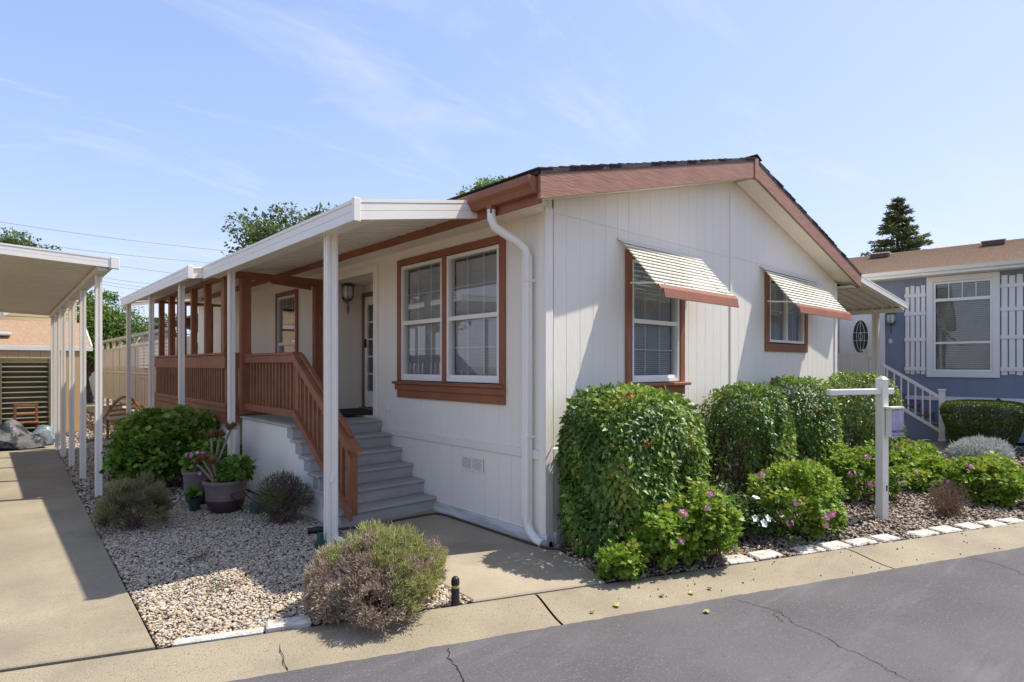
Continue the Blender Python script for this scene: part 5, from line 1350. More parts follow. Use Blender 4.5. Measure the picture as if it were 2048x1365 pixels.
def geranium(label, c, half, clumps, seed, mat='gerleaf', kind='lobed', leaf=0.036, fl=None, per=34, group='flowering geranium bushes', name='geranium_bush', cat='bush', cs=0.085, twigs=26):
    rng = np.random.default_rng(seed)
    t = thing(name, label, cat, (c[0], c[1], 0), group)
    half = tuple(h_ - cs * 0.55 for h_ in half); c = (c[0], c[1], c[2] - cs * 0.35)
    C, N, d = shell(rng, clumps, c, half, 2.4, seed, 0.16, -0.55, 3.0)
    C = C - N * np.minimum(rng.exponential(0.05, len(C)), 0.2)[:, None]
    k = C[:, 2] > 0.05; C, N, d = C[k], N[k], d[k]
    m = len(C)
    cid = np.repeat(np.arange(m), per)
    o = unit(rng.normal(size=(m * per, 3)) * np.array([1, 1, 0.8]) + N[cid] * 0.7 + np.array([0, 0, 0.35]))
    sz_ = cs * np.exp(rng.normal(0, 0.25, m))[cid]
    P = C[cid] + o * (sz_ * rng.uniform(0.35, 1.0, m * per))[:, None]
    P[:, 2] = np.maximum(P[:, 2], 0.015)
    nr = o + np.array([0, 0, 0.8]) + rng.normal(0, 0.35, P.shape)
    tip = o + rng.normal(0, 0.5, P.shape) + np.array([0, 0, -0.1])
    ln = leaf * np.exp(rng.normal(0, 0.28, len(P)))
    cv = rng.normal(0, 0.11, m)[cid]
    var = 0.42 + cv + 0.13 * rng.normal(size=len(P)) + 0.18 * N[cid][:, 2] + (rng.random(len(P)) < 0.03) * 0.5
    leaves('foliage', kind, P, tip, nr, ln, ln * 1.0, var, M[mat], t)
    i = rng.choice(m, min(twigs, m), replace=False)
    branches(rng, (c[0], c[1], 0.0), C[i], 0.009, M['twig'], t)
    if fl:
        q = camside(C, N); q = q[C[q, 2] > 0.15]
        flowers(t, rng, C + N * cs * 0.75, N, fl[0], rng.choice(q, min(fl[1], len(q)), replace=False))
    return t
geranium('bright green geranium bush nearest the concrete walkway', (0.32, -1.07, 0.27), (0.36, 0.26, 0.30), 110, 31, fl=('pink', 2))
geranium('bright green geranium bush spreading over the gutter edge before the white roses', (0.68, -1.26, 0.30), (0.30, 0.26, 0.34), 95, 32, fl=('pink', 3))
geranium('low sprawling geranium at the walkway corner, spilling on the gutter', (-0.18, -1.03, 0.12), (0.23, 0.17, 0.18), 34, 33, twigs=10)
geranium('small rose bush with white flowers between two geraniums', (1.62, -1.16, 0.20), (0.25, 0.22, 0.24), 70, 34, 'rose', 'ovate', 0.028, ('white', 9), 36, None, 'rose_bush', 'bush', 0.07)
geranium('broad geranium bush with pink flowers left of the sign post', (2.22, -1.42, 0.32), (0.52, 0.40, 0.35), 190, 35, fl=('pink', 6))
geranium('geranium bush directly behind the white sign post', (4.45, -1.30, 0.30), (0.50, 0.40, 0.36), 150, 36, fl=('pink', 6))
geranium('geranium bush beyond the sign post near the agave', (6.95, -1.30, 0.22), (0.56, 0.40, 0.25), 150, 37, fl=('pink', 2), leaf=0.042)
geranium('low geranium bush behind the dead shrub', (5.75, -1.90, 0.18), (0.58, 0.34, 0.22), 130, 38, fl=('pink', 3), leaf=0.04)
geranium('round geranium bush at the right edge beside the edging blocks', (5.42, -2.50, 0.26), (0.45, 0.34, 0.29), 130, 39, fl=('pink', 2), leaf=0.04)
geranium('dense geranium hedge with one coral flower beside the carport post', (-2.08, 5.42, 0.50), (0.68, 0.58, 0.60), 420, 40, 'gerdark', 'round', 0.052, ('coral', 1), 28, None, 'geranium_hedge', 'hedge', 0.10)
# clipped boxwood: a flat-topped bowl
rng = np.random.default_rng(41)
bxw = thing('boxwood', 'clipped boxwood with flat top in front of the blue house', 'shrub', (11.0, -1.6, 0))
P, N, d = shell(rng, 30000, (11.0, -1.6, 0.50), (0.58, 0.58, 0.47), 5.0, 41, 0.012, -0.95, 3.0, 0.22)
P = P - N * np.minimum(rng.exponential(0.02, len(P)), 0.1)[:, None]; P[:, 2] = np.maximum(P[:, 2], 0.02)
nr = N + rng.normal(0, 0.6, P.shape); tip = N + rng.normal(0, 0.7, P.shape)
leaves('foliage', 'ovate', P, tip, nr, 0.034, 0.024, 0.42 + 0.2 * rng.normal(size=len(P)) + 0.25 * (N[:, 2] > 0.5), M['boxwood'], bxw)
branches(rng, (11.0, -1.6, 0), P[:40], 0.014, M['twig'], bxw)

def sprigs(name, label, cat, c, half, n, seed, mat, ln, wd, varf, group=None, up=0.6, p=2.3, lumps=0.10, dep0=0.06, spread=0.35, tw=40, twm='twig', zmin=-0.3, tufts=0, tuft_r=0.05):
    """a mound of fine upright sprigs"""
    rng = np.random.default_rng(seed)
    t = thing(name, label, cat, (c[0], c[1], 0), group)
    P, N, d = shell(rng, n, c, half, p, seed, lumps, zmin, 3.4)
    dep = np.minimum(rng.exponential(dep0, len(P)), 0.22)
    P = P - N * dep[:, None]
    if tufts:
        Ct, Nt, dt = P[:tufts], N[:tufts], d[:tufts]
        cid = rng.integers(0, tufts, len(P)); tr_ = tuft_r * np.exp(rng.normal(0, 0.35, tufts))
        off = unit(rng.normal(size=P.shape)); P = Ct[cid] + off * (tr_[cid] * rng.random(len(P)) ** 0.5)[:, None]
        N = unit(Nt[cid] + off * 0.8); d = dt[cid]
    k = P[:, 2] > 0.02; P, N, d = P[k], N[k], d[k]
    m = len(P)
    tip = N * 0.9 + np.array([0, 0, up]) + rng.normal(0, spread, (m, 3))
    L = ln * np.exp(rng.normal(0, 0.3, m))
    leaves('foliage', 'blade', P, tip, rng.normal(size=(m, 3)), L, wd, varf(P, N, d, rng), M[mat], t)
    E_, _, _ = shell(rng, tw, c, np.array(half) * 0.85, p, seed, lumps, -0.1)
    branches(rng, (c[0], c[1], 0.0), E_, 0.006, M[twm], t)
    return t
def v_lav(P, N, d, rng): return 0.45 + 0.2 * rng.normal(size=len(P)) + 0.2 * N[:, 2] + 0.25 * (lump(d, 3, 1.0, 4) - 1)
sprigs('lavender', 'grey green lavender mound beside the driveway edge', 'shrub', (-2.78, 3.33, 0.18), (0.30, 0.30, 0.28), 11000, 51, 'lavender', 0.055, 0.0065, v_lav, tufts=160, tuft_r=0.045)
def v_hea(P, N, d, rng):
    rt = d[:, 0] * 0.74 - d[:, 1] * 0.67; fw = d[:, 0] * 0.67 + d[:, 1] * 0.74
    g = 0.55 * (lump(d, 77, 1.0, 5.0) - 1) + 0.45 * rt - 0.06 - 0.25 * (d[:, 2] < -0.05)
    top = (d[:, 2] > 0.55) & (fw > -0.25)
    v = np.where((g > 0.1) | top, rng.uniform(0.62, 1.0, len(P)), rng.uniform(0.0, 0.5, len(P)))
    return v + rng.normal(0, 0.05, len(P))
sprigs('heather', 'large mauve and green heather mound beside the street gutter', 'shrub', (-1.86, -0.22, 0.17), (0.44, 0.40, 0.32), 42000, 52, 'heather', 0.027, 0.006, v_hea, lumps=0.14, dep0=0.045, tw=160, tufts=520, tuft_r=0.045, spread=0.55)
def v_twg(P, N, d, rng):
    g = lump(d, 5, 1.0, 4) - 1 + 0.5 * d[:, 2]
    return np.where(g > 0.42, rng.uniform(0.6, 1, len(P)), rng.uniform(0, 0.5, len(P)))
sprigs('twiggy_shrub', 'half bare twiggy shrub against the cream stair wall', 'shrub', (-1.52, 2.52, 0.22), (0.26, 0.32, 0.28), 4200, 53, 'twiggy', 0.05, 0.006, v_twg, spread=0.8, dep0=0.10, tw=200)
sprigs('dead_shrub', 'dry brown shrub skeleton beside the white edging blocks', 'shrub', (4.18, -2.30, 0.16), (0.26, 0.22, 0.22), 700, 54, 'twiggy', 0.05, 0.004, lambda P, N, d, r: r.uniform(0.1, 0.45, len(P)), spread=0.8, tw=110, twm='deadtwig')
sprigs('dusty_miller', 'silver leaved dusty miller mound near the boxwood', 'shrub', (8.95, -1.85, 0.16), (0.62, 0.42, 0.22), 7500, 55, 'silver', 0.06, 0.013, lambda P, N, d, r: 0.5 + 0.25 * r.normal(size=len(P)), spread=0.6)
for i, (x, y, s, lab) in enumerate(((-2.54, 1.74, 0.09, 'shaded green grass tuft in the gravel'), (-2.63, 0.90, 0.085, 'sunlit green grass tuft in the gravel'))):
    sprigs('grass_tuft', lab, 'grass', (x, y, 0.0), (s, s * 0.8, 0.04), 260, 60 + i, 'grass', 0.055, 0.004, lambda P, N, d, r: r.random(len(P)), tw=4)
# agave by the path
ag = thing('agave', 'green agave rosette beside the sign post in the bed', 'plant', (8.35, -0.80, 0))
for k in range(9):
    a = k * 0.698 + 0.2; L = 0.62 - 0.02 * k; rise = 0.5 + 0.06 * (k % 4)
    m = MB(); vs = []
    for i in range(8):
        t = i / 7; rr_ = L * t; zz = L * rise * math.sin(t * 1.7) + 0.04; wd = 0.055 * (1 - t) ** 0.6 * (0.75 + t) + 0.002
        cx, cy = 8.35 + rr_ * math.cos(a), -0.80 + rr_ * math.sin(a); sx, sy = -math.sin(a) * wd, math.cos(a) * wd
        vs += [(cx + sx, cy + sy, zz + wd * 0.5), (cx, cy, zz - 0.012 * (1 - t)), (cx - sx, cy - sy, zz + wd * 0.5)]
    fs = [(3 * i + j, 3 * i + j + 1, 3 * i + j + 4, 3 * i + j + 3) for i in range(7) for j in range(2)]
    m.add(vs, fs).obj('leaf', M['agave'], ag, True)

# ------------------------------------------------------------------ pots
def rosettes(parent, base, heads, seed):
    rng = np.random.default_rng(seed)
    for hx, hy, hz, s in heads:
        b = Vector(base); e = Vector((hx, hy, hz))
        MB().tube([b, b * 0.55 + e * 0.45 + Vector((0.03, -0.02, -0.03)), e * 0.85 + b * 0.15 + Vector((0.01, 0, 0)), e], [0.016, 0.015, 0.014, 0.016], 7).obj('stem', M['stem'], parent, True)
        n = 46; a = rng.uniform(0, 6.28, n); el = rng.uniform(0.1, 1.35, n)
        o = np.stack([np.cos(a) * np.cos(el), np.sin(a) * np.cos(el), np.sin(el)], 1)
        m = MB()
        for q in o:
            q = Vector(q); sd = q.cross(Vector((0, 0, 1))).normalized(); L = s * rng.uniform(0.75, 1.0); wd = s * 0.16
            u = sd.cross(q)
            m.add([e + q * 0.01, e + q * L * 0.65 + sd * wd + u * wd * 0.3, e + q * L, e + q * L * 0.65 - sd * wd + u * wd * 0.3], [(0, 1, 2), (0, 2, 3)])
        m.obj('rosette', M['rosette'], parent)
def pot(parent, c, r, h, low, band=True):
    x, y = c
    if band:
        MB().lathe([(r * 0.62, 0.0), (r * 0.78, h * 0.12), (r * 0.90, h * 0.36), (r * 0.905, h * 0.40)], (x, y, low), 28).obj('pot_base', M['potdark'], parent, True)
        MB().lathe([(r * 0.902, h * 0.40), (r * 0.95, h * 0.8), (r * 0.97, h * 0.88), (r * 1.04, h * 0.89), (r * 1.06, h * 0.93), (r * 1.04, h), (r * 0.94, h), (r * 0.92, h * 0.88)], (x, y, low), 28).obj('pot', M['pot'], parent, True)
    else:
        MB().lathe([(r * 0.7, 0.0), (r * 0.95, h * 0.85), (r * 1.05, h * 0.86), (r * 1.05, h), (r * 0.92, h), (r * 0.9, h * 0.85)], (x, y, low), 20).obj('pot', M['potgreen'], parent, True)
    MB().lathe([(r * 0.90, 0), (r * 0.6, 0.012), (0.0, 0.02)], (x, y, low + h * 0.86), 18).obj('soil', M['soil'], parent, True)
def pot_leaves(parent, c, half, n, seed, fl=None):
    rng = np.random.default_rng(seed)
    P, N, d = shell(rng, n, c, half, 2.2, seed, 0.15, -0.5)
    P = P - N * np.minimum(rng.exponential(0.03, len(P)), 0.1)[:, None]
    m = len(P); ln = 0.05 * np.exp(rng.normal(0, 0.25, m))
    leaves('foliage', 'round', P, N + rng.normal(0, 0.6, (m, 3)), N + np.array([0, 0, 0.9]) + rng.normal(0, 0.35, (m, 3)), ln, ln, 0.42 + 0.18 * rng.normal(size=m), M['gerdark'], parent)
    if fl:
        i = camside(P, N); flowers(parent, rng, P, N, fl[0], rng.choice(i, min(fl[1], len(i)), replace=False))
p1 = thing('potted_plant', 'large mauve pot with a dark base holding geranium and bronze succulent', 'potted plant', (-1.83, 3.45, 0), 'pots on the gravel')
pot(p1, (-1.83, 3.45), 0.235, 0.37, -0.005)
pot_leaves(p1, (-1.76, 3.42, 0.46), (0.20, 0.20, 0.13), 420, 71)
rosettes(p1, (-1.95, 3.48, 0.33), ((-2.06, 3.50, 0.60, 0.12), (-1.98, 3.42, 0.56, 0.11), (-2.10, 3.60, 0.55, 0.09)), 72)
p2 = thing('potted_plant', 'tall narrow mauve pot with pink flowers behind the large pot', 'potted plant', (-1.98, 4.05, 0), 'pots on the gravel')
pot(p2, (-1.98, 4.05), 0.165, 0.42, -0.005)
pot_leaves(p2, (-1.98, 4.05, 0.48), (0.17, 0.17, 0.13), 200, 73, ('pink', 5))
rosettes(p2, (-1.90, 4.0, 0.36), ((-1.84, 3.98, 0.80, 0.13), (-1.74, 4.0, 0.80, 0.12), (-1.63, 3.95, 0.88, 0.15)), 74)
p3 = thing('potted_plant', 'small green plastic pot tucked beside the large pot', 'potted plant', (-2.10, 3.70, 0), 'pots on the gravel')
pot(p3, (-2.10, 3.70), 0.075, 0.15, -0.005, False)
pot_leaves(p3, (-2.12, 3.70, 0.19), (0.07, 0.07, 0.06), 60, 75)
p4 = thing('potted_plant', 'dark pot with trailing leaves at the foot of the deck', 'potted plant', (-1.62, 4.55, 0), 'pots on the gravel')
pot(p4, (-1.62, 4.55), 0.15, 0.5, -0.005, False)
pot_leaves(p4, (-1.68, 4.55, 0.56), (0.2, 0.18, 0.12), 200, 76)

# ------------------------------------------------------------------ sign post with flyer box
AX = Vector((0.9257, -0.378, 0)); AY = Vector((0.378, 0.9257, 0))
FRAME = Matrix(((AX.x, AY.x, 0, 3.52), (AX.y, AY.y, 0, -1.83), (0, 0, 1, 0), (0, 0, 0, 1)))
sg = thing('sign_post', 'white yard sign post with a bare crossarm', 'sign post')
bx('post', -0.047, -0.047, -0.03, 0.047, 0.047, 1.54, M['trimwhite'], sg, 0.006)
MB().add([(-0.047, -0.047, 1.54), (0.047, -0.047, 1.54), (0.047, 0.047, 1.54), (-0.047, 0.047, 1.54), (-0.02, -0.02, 1.575), (0.02, -0.02, 1.575), (0.02, 0.02, 1.575), (-0.02, 0.02, 1.575)], [(0, 1, 5, 4), (1, 2, 6, 5), (2, 3, 7, 6), (3, 0, 4, 7), (4, 5, 6, 7)]).obj('post_top', M['trimwhite'], sg)
bx('crossarm', -0.80, -0.03, 1.375, -0.0475, 0.03, 1.44, M['trimwhite'], sg, 0.008); bx('crossarm', 0.0475, -0.03, 1.375, 0.165, 0.03, 1.44, M['trimwhite'], sg, 0.008)
bx('latch', 0.0, -0.056, 0.30, 0.02, -0.0475, 0.36, M['brass'], sg)
bxo = thing('flyer_box', 'clear flyer box with lavender sheets hanging on the sign post', 'flyer box', (0.09, -0.08, 0.9))
bx('lid', -0.035, -0.135, 1.215, 0.175, -0.045, 1.24, M['cream'], bxo)
bx('flyer', -0.008, -0.122, 0.925, 0.158, -0.112, 1.20, M['flyer'], bxo, 0.002)
bx('back_plate', -0.02, -0.075, 0.905, 0.17, -0.0635, 1.214, M['vinyl'], bxo, 0.002)
bx('side_plate', -0.02, -0.125, 0.905, -0.012, -0.0755, 1.214, M['vinyl'], bxo, 0.002); bx('side_plate', 0.162, -0.125, 0.905, 0.17, -0.0755, 1.214, M['vinyl'], bxo, 0.002)
bx('floor_plate', -0.0115, -0.125, 0.905, 0.1615, -0.0755, 0.912, M['vinyl'], bxo, 0.002)
bx('pane', -0.02, -0.129, 0.905, 0.17, -0.1255, 1.214, M['glass'], bxo, 0.0005)
tx = bpy.data.curves.new('lettering', 'FONT'); tx.body = 'TAKE ONE'; tx.size = 0.040; tx.align_x = 'CENTER'; tx.extrude = 0.0005; tx.offset = 0.0006
tx.materials.append(M['purple'])
to = bpy.data.objects.new('lettering_curve', tx)
sc.collection.objects.link(to)
tm = bpy.data.meshes.new_from_object(to.evaluated_get(bpy.context.evaluated_depsgraph_get()))
bpy.data.objects.remove(to)
put(bpy.data.objects.new('lettering', tm), bxo, Matrix.Translation((0.075, -0.131, 0.955)) @ Matrix.Rotation(R(90), 4, 'X'))
FRAME = Matrix.Identity(4)

# ------------------------------------------------------------------ edging, path light, hose, small things
erng = random.Random(9)
for i, (x, y) in enumerate([(0.91, -1.49), (1.24, -1.56), (1.69, -1.74), (2.01, -1.83), (2.33, -1.96), (2.62, -2.08), (3.12, -2.29), (3.45, -2.42), (3.78, -2.55), (4.10, -2.68), (4.40, -2.80)]):
    u = (Vector((x, y)) - S0).dot(SD)
    p = S0 + SD * u + SN * (-0.105 + erng.uniform(-0.01, 0.01))
    me = cbox_mesh(0.27, 0.17, 0.07, 0.012, M['paver'], 'edging_block')
    e = inst('edging_block', me, None, (p.x, p.y, -0.024 + erng.uniform(-0.006, 0.006)), (erng.uniform(-0.03, 0.03), erng.uniform(-0.02, 0.02), math.atan2(SD.y, SD.x) + erng.uniform(-0.06, 0.06)), (erng.uniform(0.88, 1.08), erng.uniform(0.9, 1.1), 1))
    ordn = ('first', 'second', 'third', 'fourth', 'fifth', 'sixth', 'seventh', 'eighth', 'ninth', 'tenth', 'eleventh')[i]
    tag(e, '%s whitewashed edging block along the planting bed, counted from the walkway' % ordn, 'edging block', 'edging blocks along the planting bed')
for i, (a, b, lab) in enumerate((((-3.08, 0.19), (-2.60, -0.01), 'long white edging strip between gutter and gravel'), ((-2.585, 0.0), (-2.33, -0.105), 'short whitewashed edging block beside the heather'))):
    a = Vector(a); b = Vector(b)
    o = beam('edging_block', (a.x, a.y, -0.024 + 0.022 * i), (b.x, b.y, -0.024 + 0.022 * i), 0.065 + 0.045 * i, 0.06, M['paver'], None, 0.012); tag(o, lab, 'edging block')
pl = thing('path_light', 'black bollard path light at the walkway corner', 'path light', (-1.45, -0.52, 0))
MB().lathe([(0.036, -0.03), (0.034, 0.0), (0.030, 0.02), (0.030, 0.115)], (-1.45, -0.52, 0), 18).obj('base', M['black'], pl, True)
MB().lathe([(0.027, 0.1155), (0.027, 0.137)], (-1.45, -0.52, 0), 18).obj('lens', pmat('amber lens', (0.45, 0.36, 0.16), None, 9, 0.2), pl, True)
MB().lathe([(0.030, 0.1375), (0.030, 0.165), (0.026, 0.182), (0.015, 0.194), (0.0, 0.197)], (-1.45, -0.52, 0), 18).obj('cap', M['black'], pl, True)
hs = thing('garden_hose', 'brown garden hose lying along the foot of the steps and wall', 'hose', (-0.6, 1.6, 0))
MB().tube([(-1.36, 1.80, 0.035), (-1.22, 1.72, 0.024), (-1.0, 1.68, 0.02), (-0.6, 1.65, 0.02), (-0.25, 1.63, 0.02), (-0.13, 1.60, 0.02), (-0.10, 1.45, 0.02), (-0.105, 0.87, 0.02), (-0.115, 0.4, 0.02), (-0.125, 0.1, 0.02), (-0.10, -0.12, 0.02), (0.0, -0.27, 0.02), (0.15, -0.38, 0.02)], 0.011, 8).obj('hose', M['hose'], hs, True)
MB().tube([(-1.52, 1.86, 0.03), (-1.38, 1.81, 0.035)], 0.03, 12).obj('nozzle', M['black'], hs, True)
ib = bx('irrigation_box', -1.66, 3.02, -0.02, -1.50, 3.16, 0.12, M['box_irr'], None, 0.015); tag(ib, 'small green irrigation box beside the cream stair wall', 'box')
MB().tube([(-1.70, 3.25, 0.0), (-1.85, 3.2, 0.22), (-1.75, 3.12, 0.26), (-1.62, 3.08, 0.12)], 0.006, 6).obj('wire', M['black'], ib, True)
gs = thing('drain_stub', 'green drain stub at the foot of the white post', 'drain', (-1.6, 1.35, 0))
MB().lathe([(0.05, -0.02), (0.05, 0.06), (0.035, 0.065), (0.03, 0.14), (0.0, 0.142)], (-1.62, 1.34, 0), 12).obj('collar', pmat('green plastic', (0.02, 0.085, 0.065), None, 5, 0.4), gs, True)
# fallen leaves
def fallen(x, y, s, mat, label, group, seed):
    rr = random.Random(seed); m = MB(); n = 7; z0 = vz(x, y) + 0.012
    pts = []
    for k in range(n * 2):
        a = math.pi * k / n; r_ = s * (1.0 if k % 2 == 0 else 0.6) * rr.uniform(0.8, 1.1)
        pts.append((x + r_ * math.cos(a), y + r_ * math.sin(a), z0 + rr.uniform(0, 0.35) * s))
    m.add([(x, y, z0 - 0.004)] + pts, [(0, i + 1, (i + 1) % (2 * n) + 1) for i in range(2 * n)])
    m.add([(x, y, z0), (x + s * 1.5, y + s * 0.4, z0), (x + s * 1.5, y + s * 0.46, z0 + 0.003)], [(0, 1, 2)])
    tag(m.obj('fallen_leaf', mat), label, 'leaf', group)
fallen(-0.22, -1.78, 0.030, M['yleaf'], 'yellow fallen leaf lying on the dark asphalt', None, 1)
for i, (x, y, s, mt, lab) in enumerate(((-0.79, -1.23, 0.020, 'gleaf', 'small green fallen leaf on the gutter nearest the walkway'), (-0.19, -1.40, 0.026, 'gleaf', 'green fallen leaf on the gutter below the low sprawling geranium'), (0.2, -1.57, 0.024, 'gleaf', 'green fallen leaf on the gutter below the second geranium bush'))):
    fallen(x, y, s, M[mt], lab, 'green leaves fallen in the gutter', 10 + i)
for i, (x, y, s, mt, lab) in enumerate(((-0.58, -1.28, 0.032, 'yleaf', 'large yellowish fallen leaf on the gutter near the walkway'), (0.02, -1.52, 0.028, 'yleaf', 'yellowish fallen leaf on the gutter below the geraniums'))):
    fallen(x, y, s, M[mt], lab, 'yellow leaves fallen in the gutter', 20 + i)
# crumbs of bark and seed in the gutter
rng = np.random.default_rng(90); k = 55
u = rng.uniform(0.4, 6.2, k); vv = rng.uniform(0.02, 0.5, k) ** 1.0
pos = np.array([st(a, b, 0) for a, b in zip(u, vv)]); pos[:, 2] = [vz(x, y) + 0.005 for x, y, _ in pos]
s = rng.uniform(0.003, 0.008, k)
v = ICO_V[None] * s[:, None, None] * rng.uniform(0.6, 1.3, (k, 12, 1)) + pos[:, None]
f = (ICO_F[None] + (np.arange(k) * 12)[:, None, None]).reshape(-1, 3)
me = mesh_np('litter', v.reshape(-1, 3), f, M['mulch'], False, np.repeat(rng.uniform(0, 0.3, k), 12))
tag(put(bpy.data.objects.new('litter', me)), 'dark crumbs of bark scattered on the gutter', 'litter', kind='stuff')

# dry leaves fallen on the beds
rng = np.random.default_rng(91)
def dry(poly, n, label, seed):
    r = np.random.default_rng(seed); P_ = np.array(poly); x = r.uniform(P_[:, 0].min(), P_[:, 0].max(), n * 3); y = r.uniform(P_[:, 1].min(), P_[:, 1].max(), n * 3)
    k = inpoly(x, y, poly); x, y = x[k][:n], y[k][:n]; m = len(x)
    pos = np.stack([x, y, np.full(m, 0.004)], 1); a = r.uniform(0, 6.28, m)
    tip = np.stack([np.cos(a), np.sin(a), r.normal(0, 0.25, m)], 1); nr = np.stack([r.normal(0, 0.4, m), r.normal(0, 0.4, m), np.ones(m)], 1)
    ln = 0.022 * np.exp(r.normal(0, 0.4, m))
    o = leaves('leaf_litter', 'ovate', pos, tip, nr, ln, ln * 0.55, r.random(m), M['mulch'], None)
    tag(o, label, 'leaf litter', kind='stuff')
dry(left_bed, 420, 'dry brown leaves scattered over the pale gravel', 1)
dry(rb[:6] + [(9, gline(9)), (0.5, gline(0.5))], 900, 'dry brown leaves scattered over the front planting bed', 2)

# ------------------------------------------------------------------ trees
def tree(label, base, height, crown_c, crown_r, n, seed, mat, leaf=0.16, group='trees behind the homes', clumps=70, gap=0.5, name='tree'):
    rng = np.random.default_rng(seed)
    t = thing(name, label, 'tree', base, group)
    b = np.array(base, float); cc = np.array(crown_c, float); cr = np.array(crown_r, float)
    tr = MB()
    top = cc + [0, 0, cr[2] * 0.3]
    th = 0.035 * height
    tr.tube([b, b * 0.6 + cc * 0.4 + rng.normal(0, 0.12, 3), b * 0.2 + cc * 0.8 + rng.normal(0, 0.12, 3), top], [th, th * 0.8, th * 0.55, th * 0.15], 9)
    C, N, d = shell(rng, clumps, cc, cr, 2.2, seed, 0.22, -0.6, 2.6)
    C = cc + (C - cc) * (rng.uniform(0.35, 1.0, len(C)) ** 0.6)[:, None]
    for e in C[: int(clumps * 0.6)]:
        s0 = b + (cc - b) * rng.uniform(0.45, 0.95)
        mid = s0 * 0.5 + e * 0.5 + rng.normal(0, 0.15, 3)
        tr.tube([s0, mid, e], [th * 0.32, th * 0.18, th * 0.05], 5, False)
    tr.obj('trunk', M['bark'], t, True)
    per = n // len(C)
    cid = np.repeat(np.arange(len(C)), per)
    o = unit(rng.normal(size=(len(cid), 3)))
    rad = cr.mean() * 0.30 * np.exp(rng.normal(0, 0.3, len(C)))[cid]
    P = C[cid] + o * (rad * rng.random(len(cid)) ** 0.45)[:, None] * np.array([1, 1, 0.7])
    nr = o + np.array([0, 0, 0.7]) + rng.normal(0, 0.5, P.shape); tip = o + rng.normal(0, 0.7, P.shape)
    ln = leaf * np.exp(rng.normal(0, 0.25, len(P)))
    var = 0.42 + 0.14 * rng.normal(size=len(P)) + rng.normal(0, 0.13, len(C))[cid] + 0.12 * o[:, 2]
    leaves('crown', 'ovate', P, tip, nr, ln, ln * 0.7, var, M[mat], t)
    return t
def at(px, py, Z):
    """world point that many metres in front of the street corner, used to lay out the far trees"""
    th = R(42.345); F = Vector((math.sin(th), math.cos(th))); Rr = Vector((math.cos(th), -math.sin(th)))
    p = Vector((-3.941, -3.853)) + F * Z + Rr * ((px - 1024) / 1162 * Z)
    return (p.x, p.y, 1.7 - (py - 731) / 1162 * Z)
a = at(655, 520, 30); tree('dark oak crown showing above the entry patio cover', (a[0], a[1], 0), 9.4, (a[0], a[1], 6.4), (4.1, 4.1, 3.0), 50000, 81, 'oak', 0.18, clumps=150)
a = at(1005, 440, 34); tree('light green treetop just showing above the brown gutter', (a[0], a[1], 0), 12.4, (a[0], a[1], 10.2), (2.1, 2.1, 2.1), 20000, 82, 'bright', 0.17, clumps=90)
a = at(180, 680, 26); tree('fresh green tree standing between the yellow house and the lattice', (a[0], a[1], 0), 4.8, (a[0], a[1], 2.7), (1.9, 1.9, 2.3), 22000, 83, 'bright', 0.11, clumps=110)
a = at(15, 520, 40); tree('dark tree crown behind the carport roof', (a[0], a[1], 0), 10.6, (a[0], a[1], 7.9), (3.3, 3.3, 2.5), 24000, 84, 'oak', 0.2, clumps=110)
tree('green tree left of the carport, mirrored in the paired windows', (-10.0, 20.0, 0), 8.0, (-10.0, 20.0, 5.6), (3.4, 3.4, 2.6), 9000, 85, 'bright', 0.2, clumps=60)
a = at(330, 650, 60); tree('small far tree beyond the grey roof', (a[0], a[1], 0), 6.8, (a[0], a[1], 5.0), (2.0, 2.0, 1.7), 2500, 86, 'oak', 0.25, clumps=30)
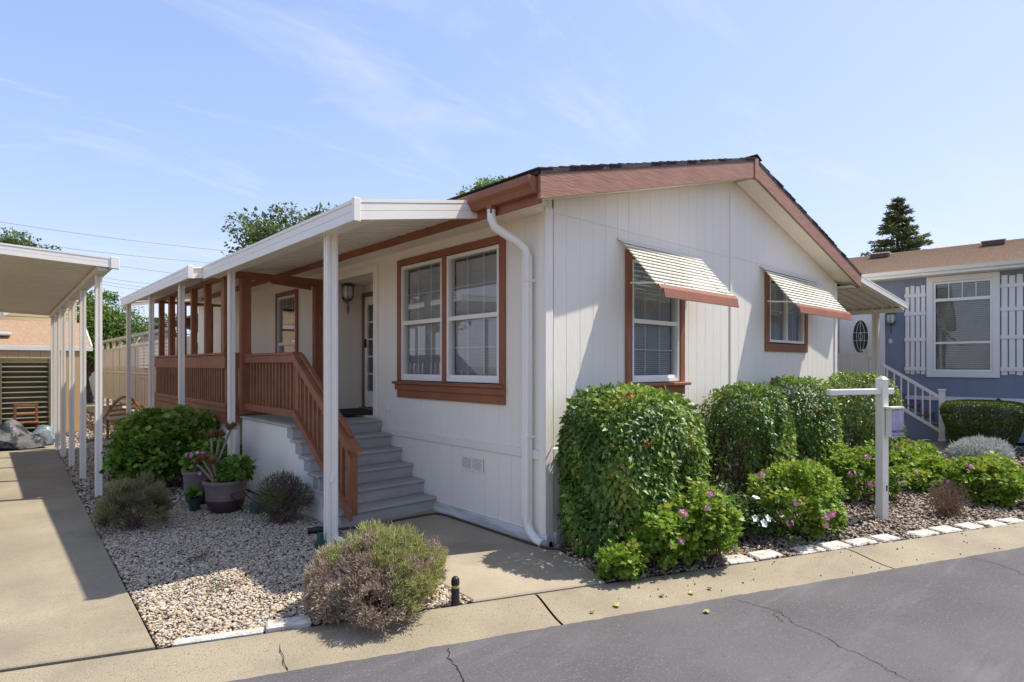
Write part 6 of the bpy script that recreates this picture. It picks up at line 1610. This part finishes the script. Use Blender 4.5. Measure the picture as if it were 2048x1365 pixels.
# conifer
def conifer(label, base, H, rb, seed, n_whorl=38):
    rng = np.random.default_rng(seed); t = thing('conifer', label, 'tree', base, 'trees behind the homes')
    b = np.array(base, float); tr = MB(); tr.tube([b, b + [0, 0, H * 0.5], b + [0, 0, H * 0.98]], [0.26, 0.15, 0.02], 8)
    PP = []; TT = []; VV = []
    for k in range(n_whorl):
        f = k / n_whorl; z = H * (0.16 + 0.82 * f); L0 = rb * (1 - f) ** 0.95 + 0.14
        for j in range(7):
            a = rng.uniform(0, 6.283); L = L0 * rng.uniform(0.5, 1.12); s0 = b + [0, 0, z]
            dirv = np.array([math.cos(a), math.sin(a), 0])
            pts = [s0 + dirv * L * q + np.array([0, 0, L * (0.10 * q - 0.32 * q * q + 0.28 * q ** 3)]) for q in (0, 0.35, 0.7, 1)]
            tr.tube(pts, [0.035, 0.022, 0.012, 0.004], 4, False)
            m = int(75 * L + 26); q = rng.uniform(0.12, 1.03, m)
            c = np.array([[np.interp(x, (0, 0.35, 0.7, 1, 1.1), [p[i] for p in pts] + [pts[-1][i]]) for i in range(3)] for x in q])
            sd = np.array([-dirv[1], dirv[0], 0]); off = rng.normal(0, 1, m)
            c = c + sd[None] * (off * 0.18 * (1.15 - q) * L)[:, None] + rng.normal(0, 0.05, (m, 3))
            PP.append(c); TT.append(dirv[None] * 0.8 + sd[None] * off[:, None] * 0.6 + rng.normal(0, 0.35, (m, 3))); VV.append(0.35 + 0.15 * rng.normal(size=m) + rng.normal(0, 0.16))
    tr.obj('trunk', M['bark'], t, True)
    P = np.concatenate(PP); T_ = np.concatenate(TT); v = np.concatenate(VV)
    leaves('crown', 'blade', P, T_, rng.normal(size=P.shape) + np.array([0, 0, 1.0]), 0.19, 0.065, v, M['needle'], t)
a = at(1795, 600, 36); conifer('tall conifer standing behind the blue house roof', (a[0], a[1], 0), 12.4, 5.2, 88)
# ------------------------------------------------------------------ overhead cables
def cable(label, p, q, sag):
    p = Vector(p); q = Vector(q); pts = []
    p2 = p + (p - q) * 0.35; q2 = q + (q - p) * 0.35
    for k in range(17):
        t = k / 16; v = p2.lerp(q2, t); v.z -= sag * 4 * t * (1 - t); pts.append(v)
    o = MB().tube(pts, 0.014, 5).obj('overhead_cable', M['cable']); tag(o, label, 'cable', 'overhead cables')
cable('highest overhead cable in the left sky', at(0, 436, 46), at(470, 497, 56), 0.5)
cable('overhead cable passing just above the carport roof', at(85, 484, 46), at(470, 524, 56), 0.4)
cable('overhead cable crossing low behind the near carport post', at(200, 522, 48), at(440, 552, 56), 0.3)
for dz, lab in ((0, 'upper'), (8, 'middle'), (14, 'lower')):
    cable('%s one of three low overhead cables beside the patio cover' % lab, at(205, 552 + dz, 48), at(330, 568 + dz, 52), 0.2)
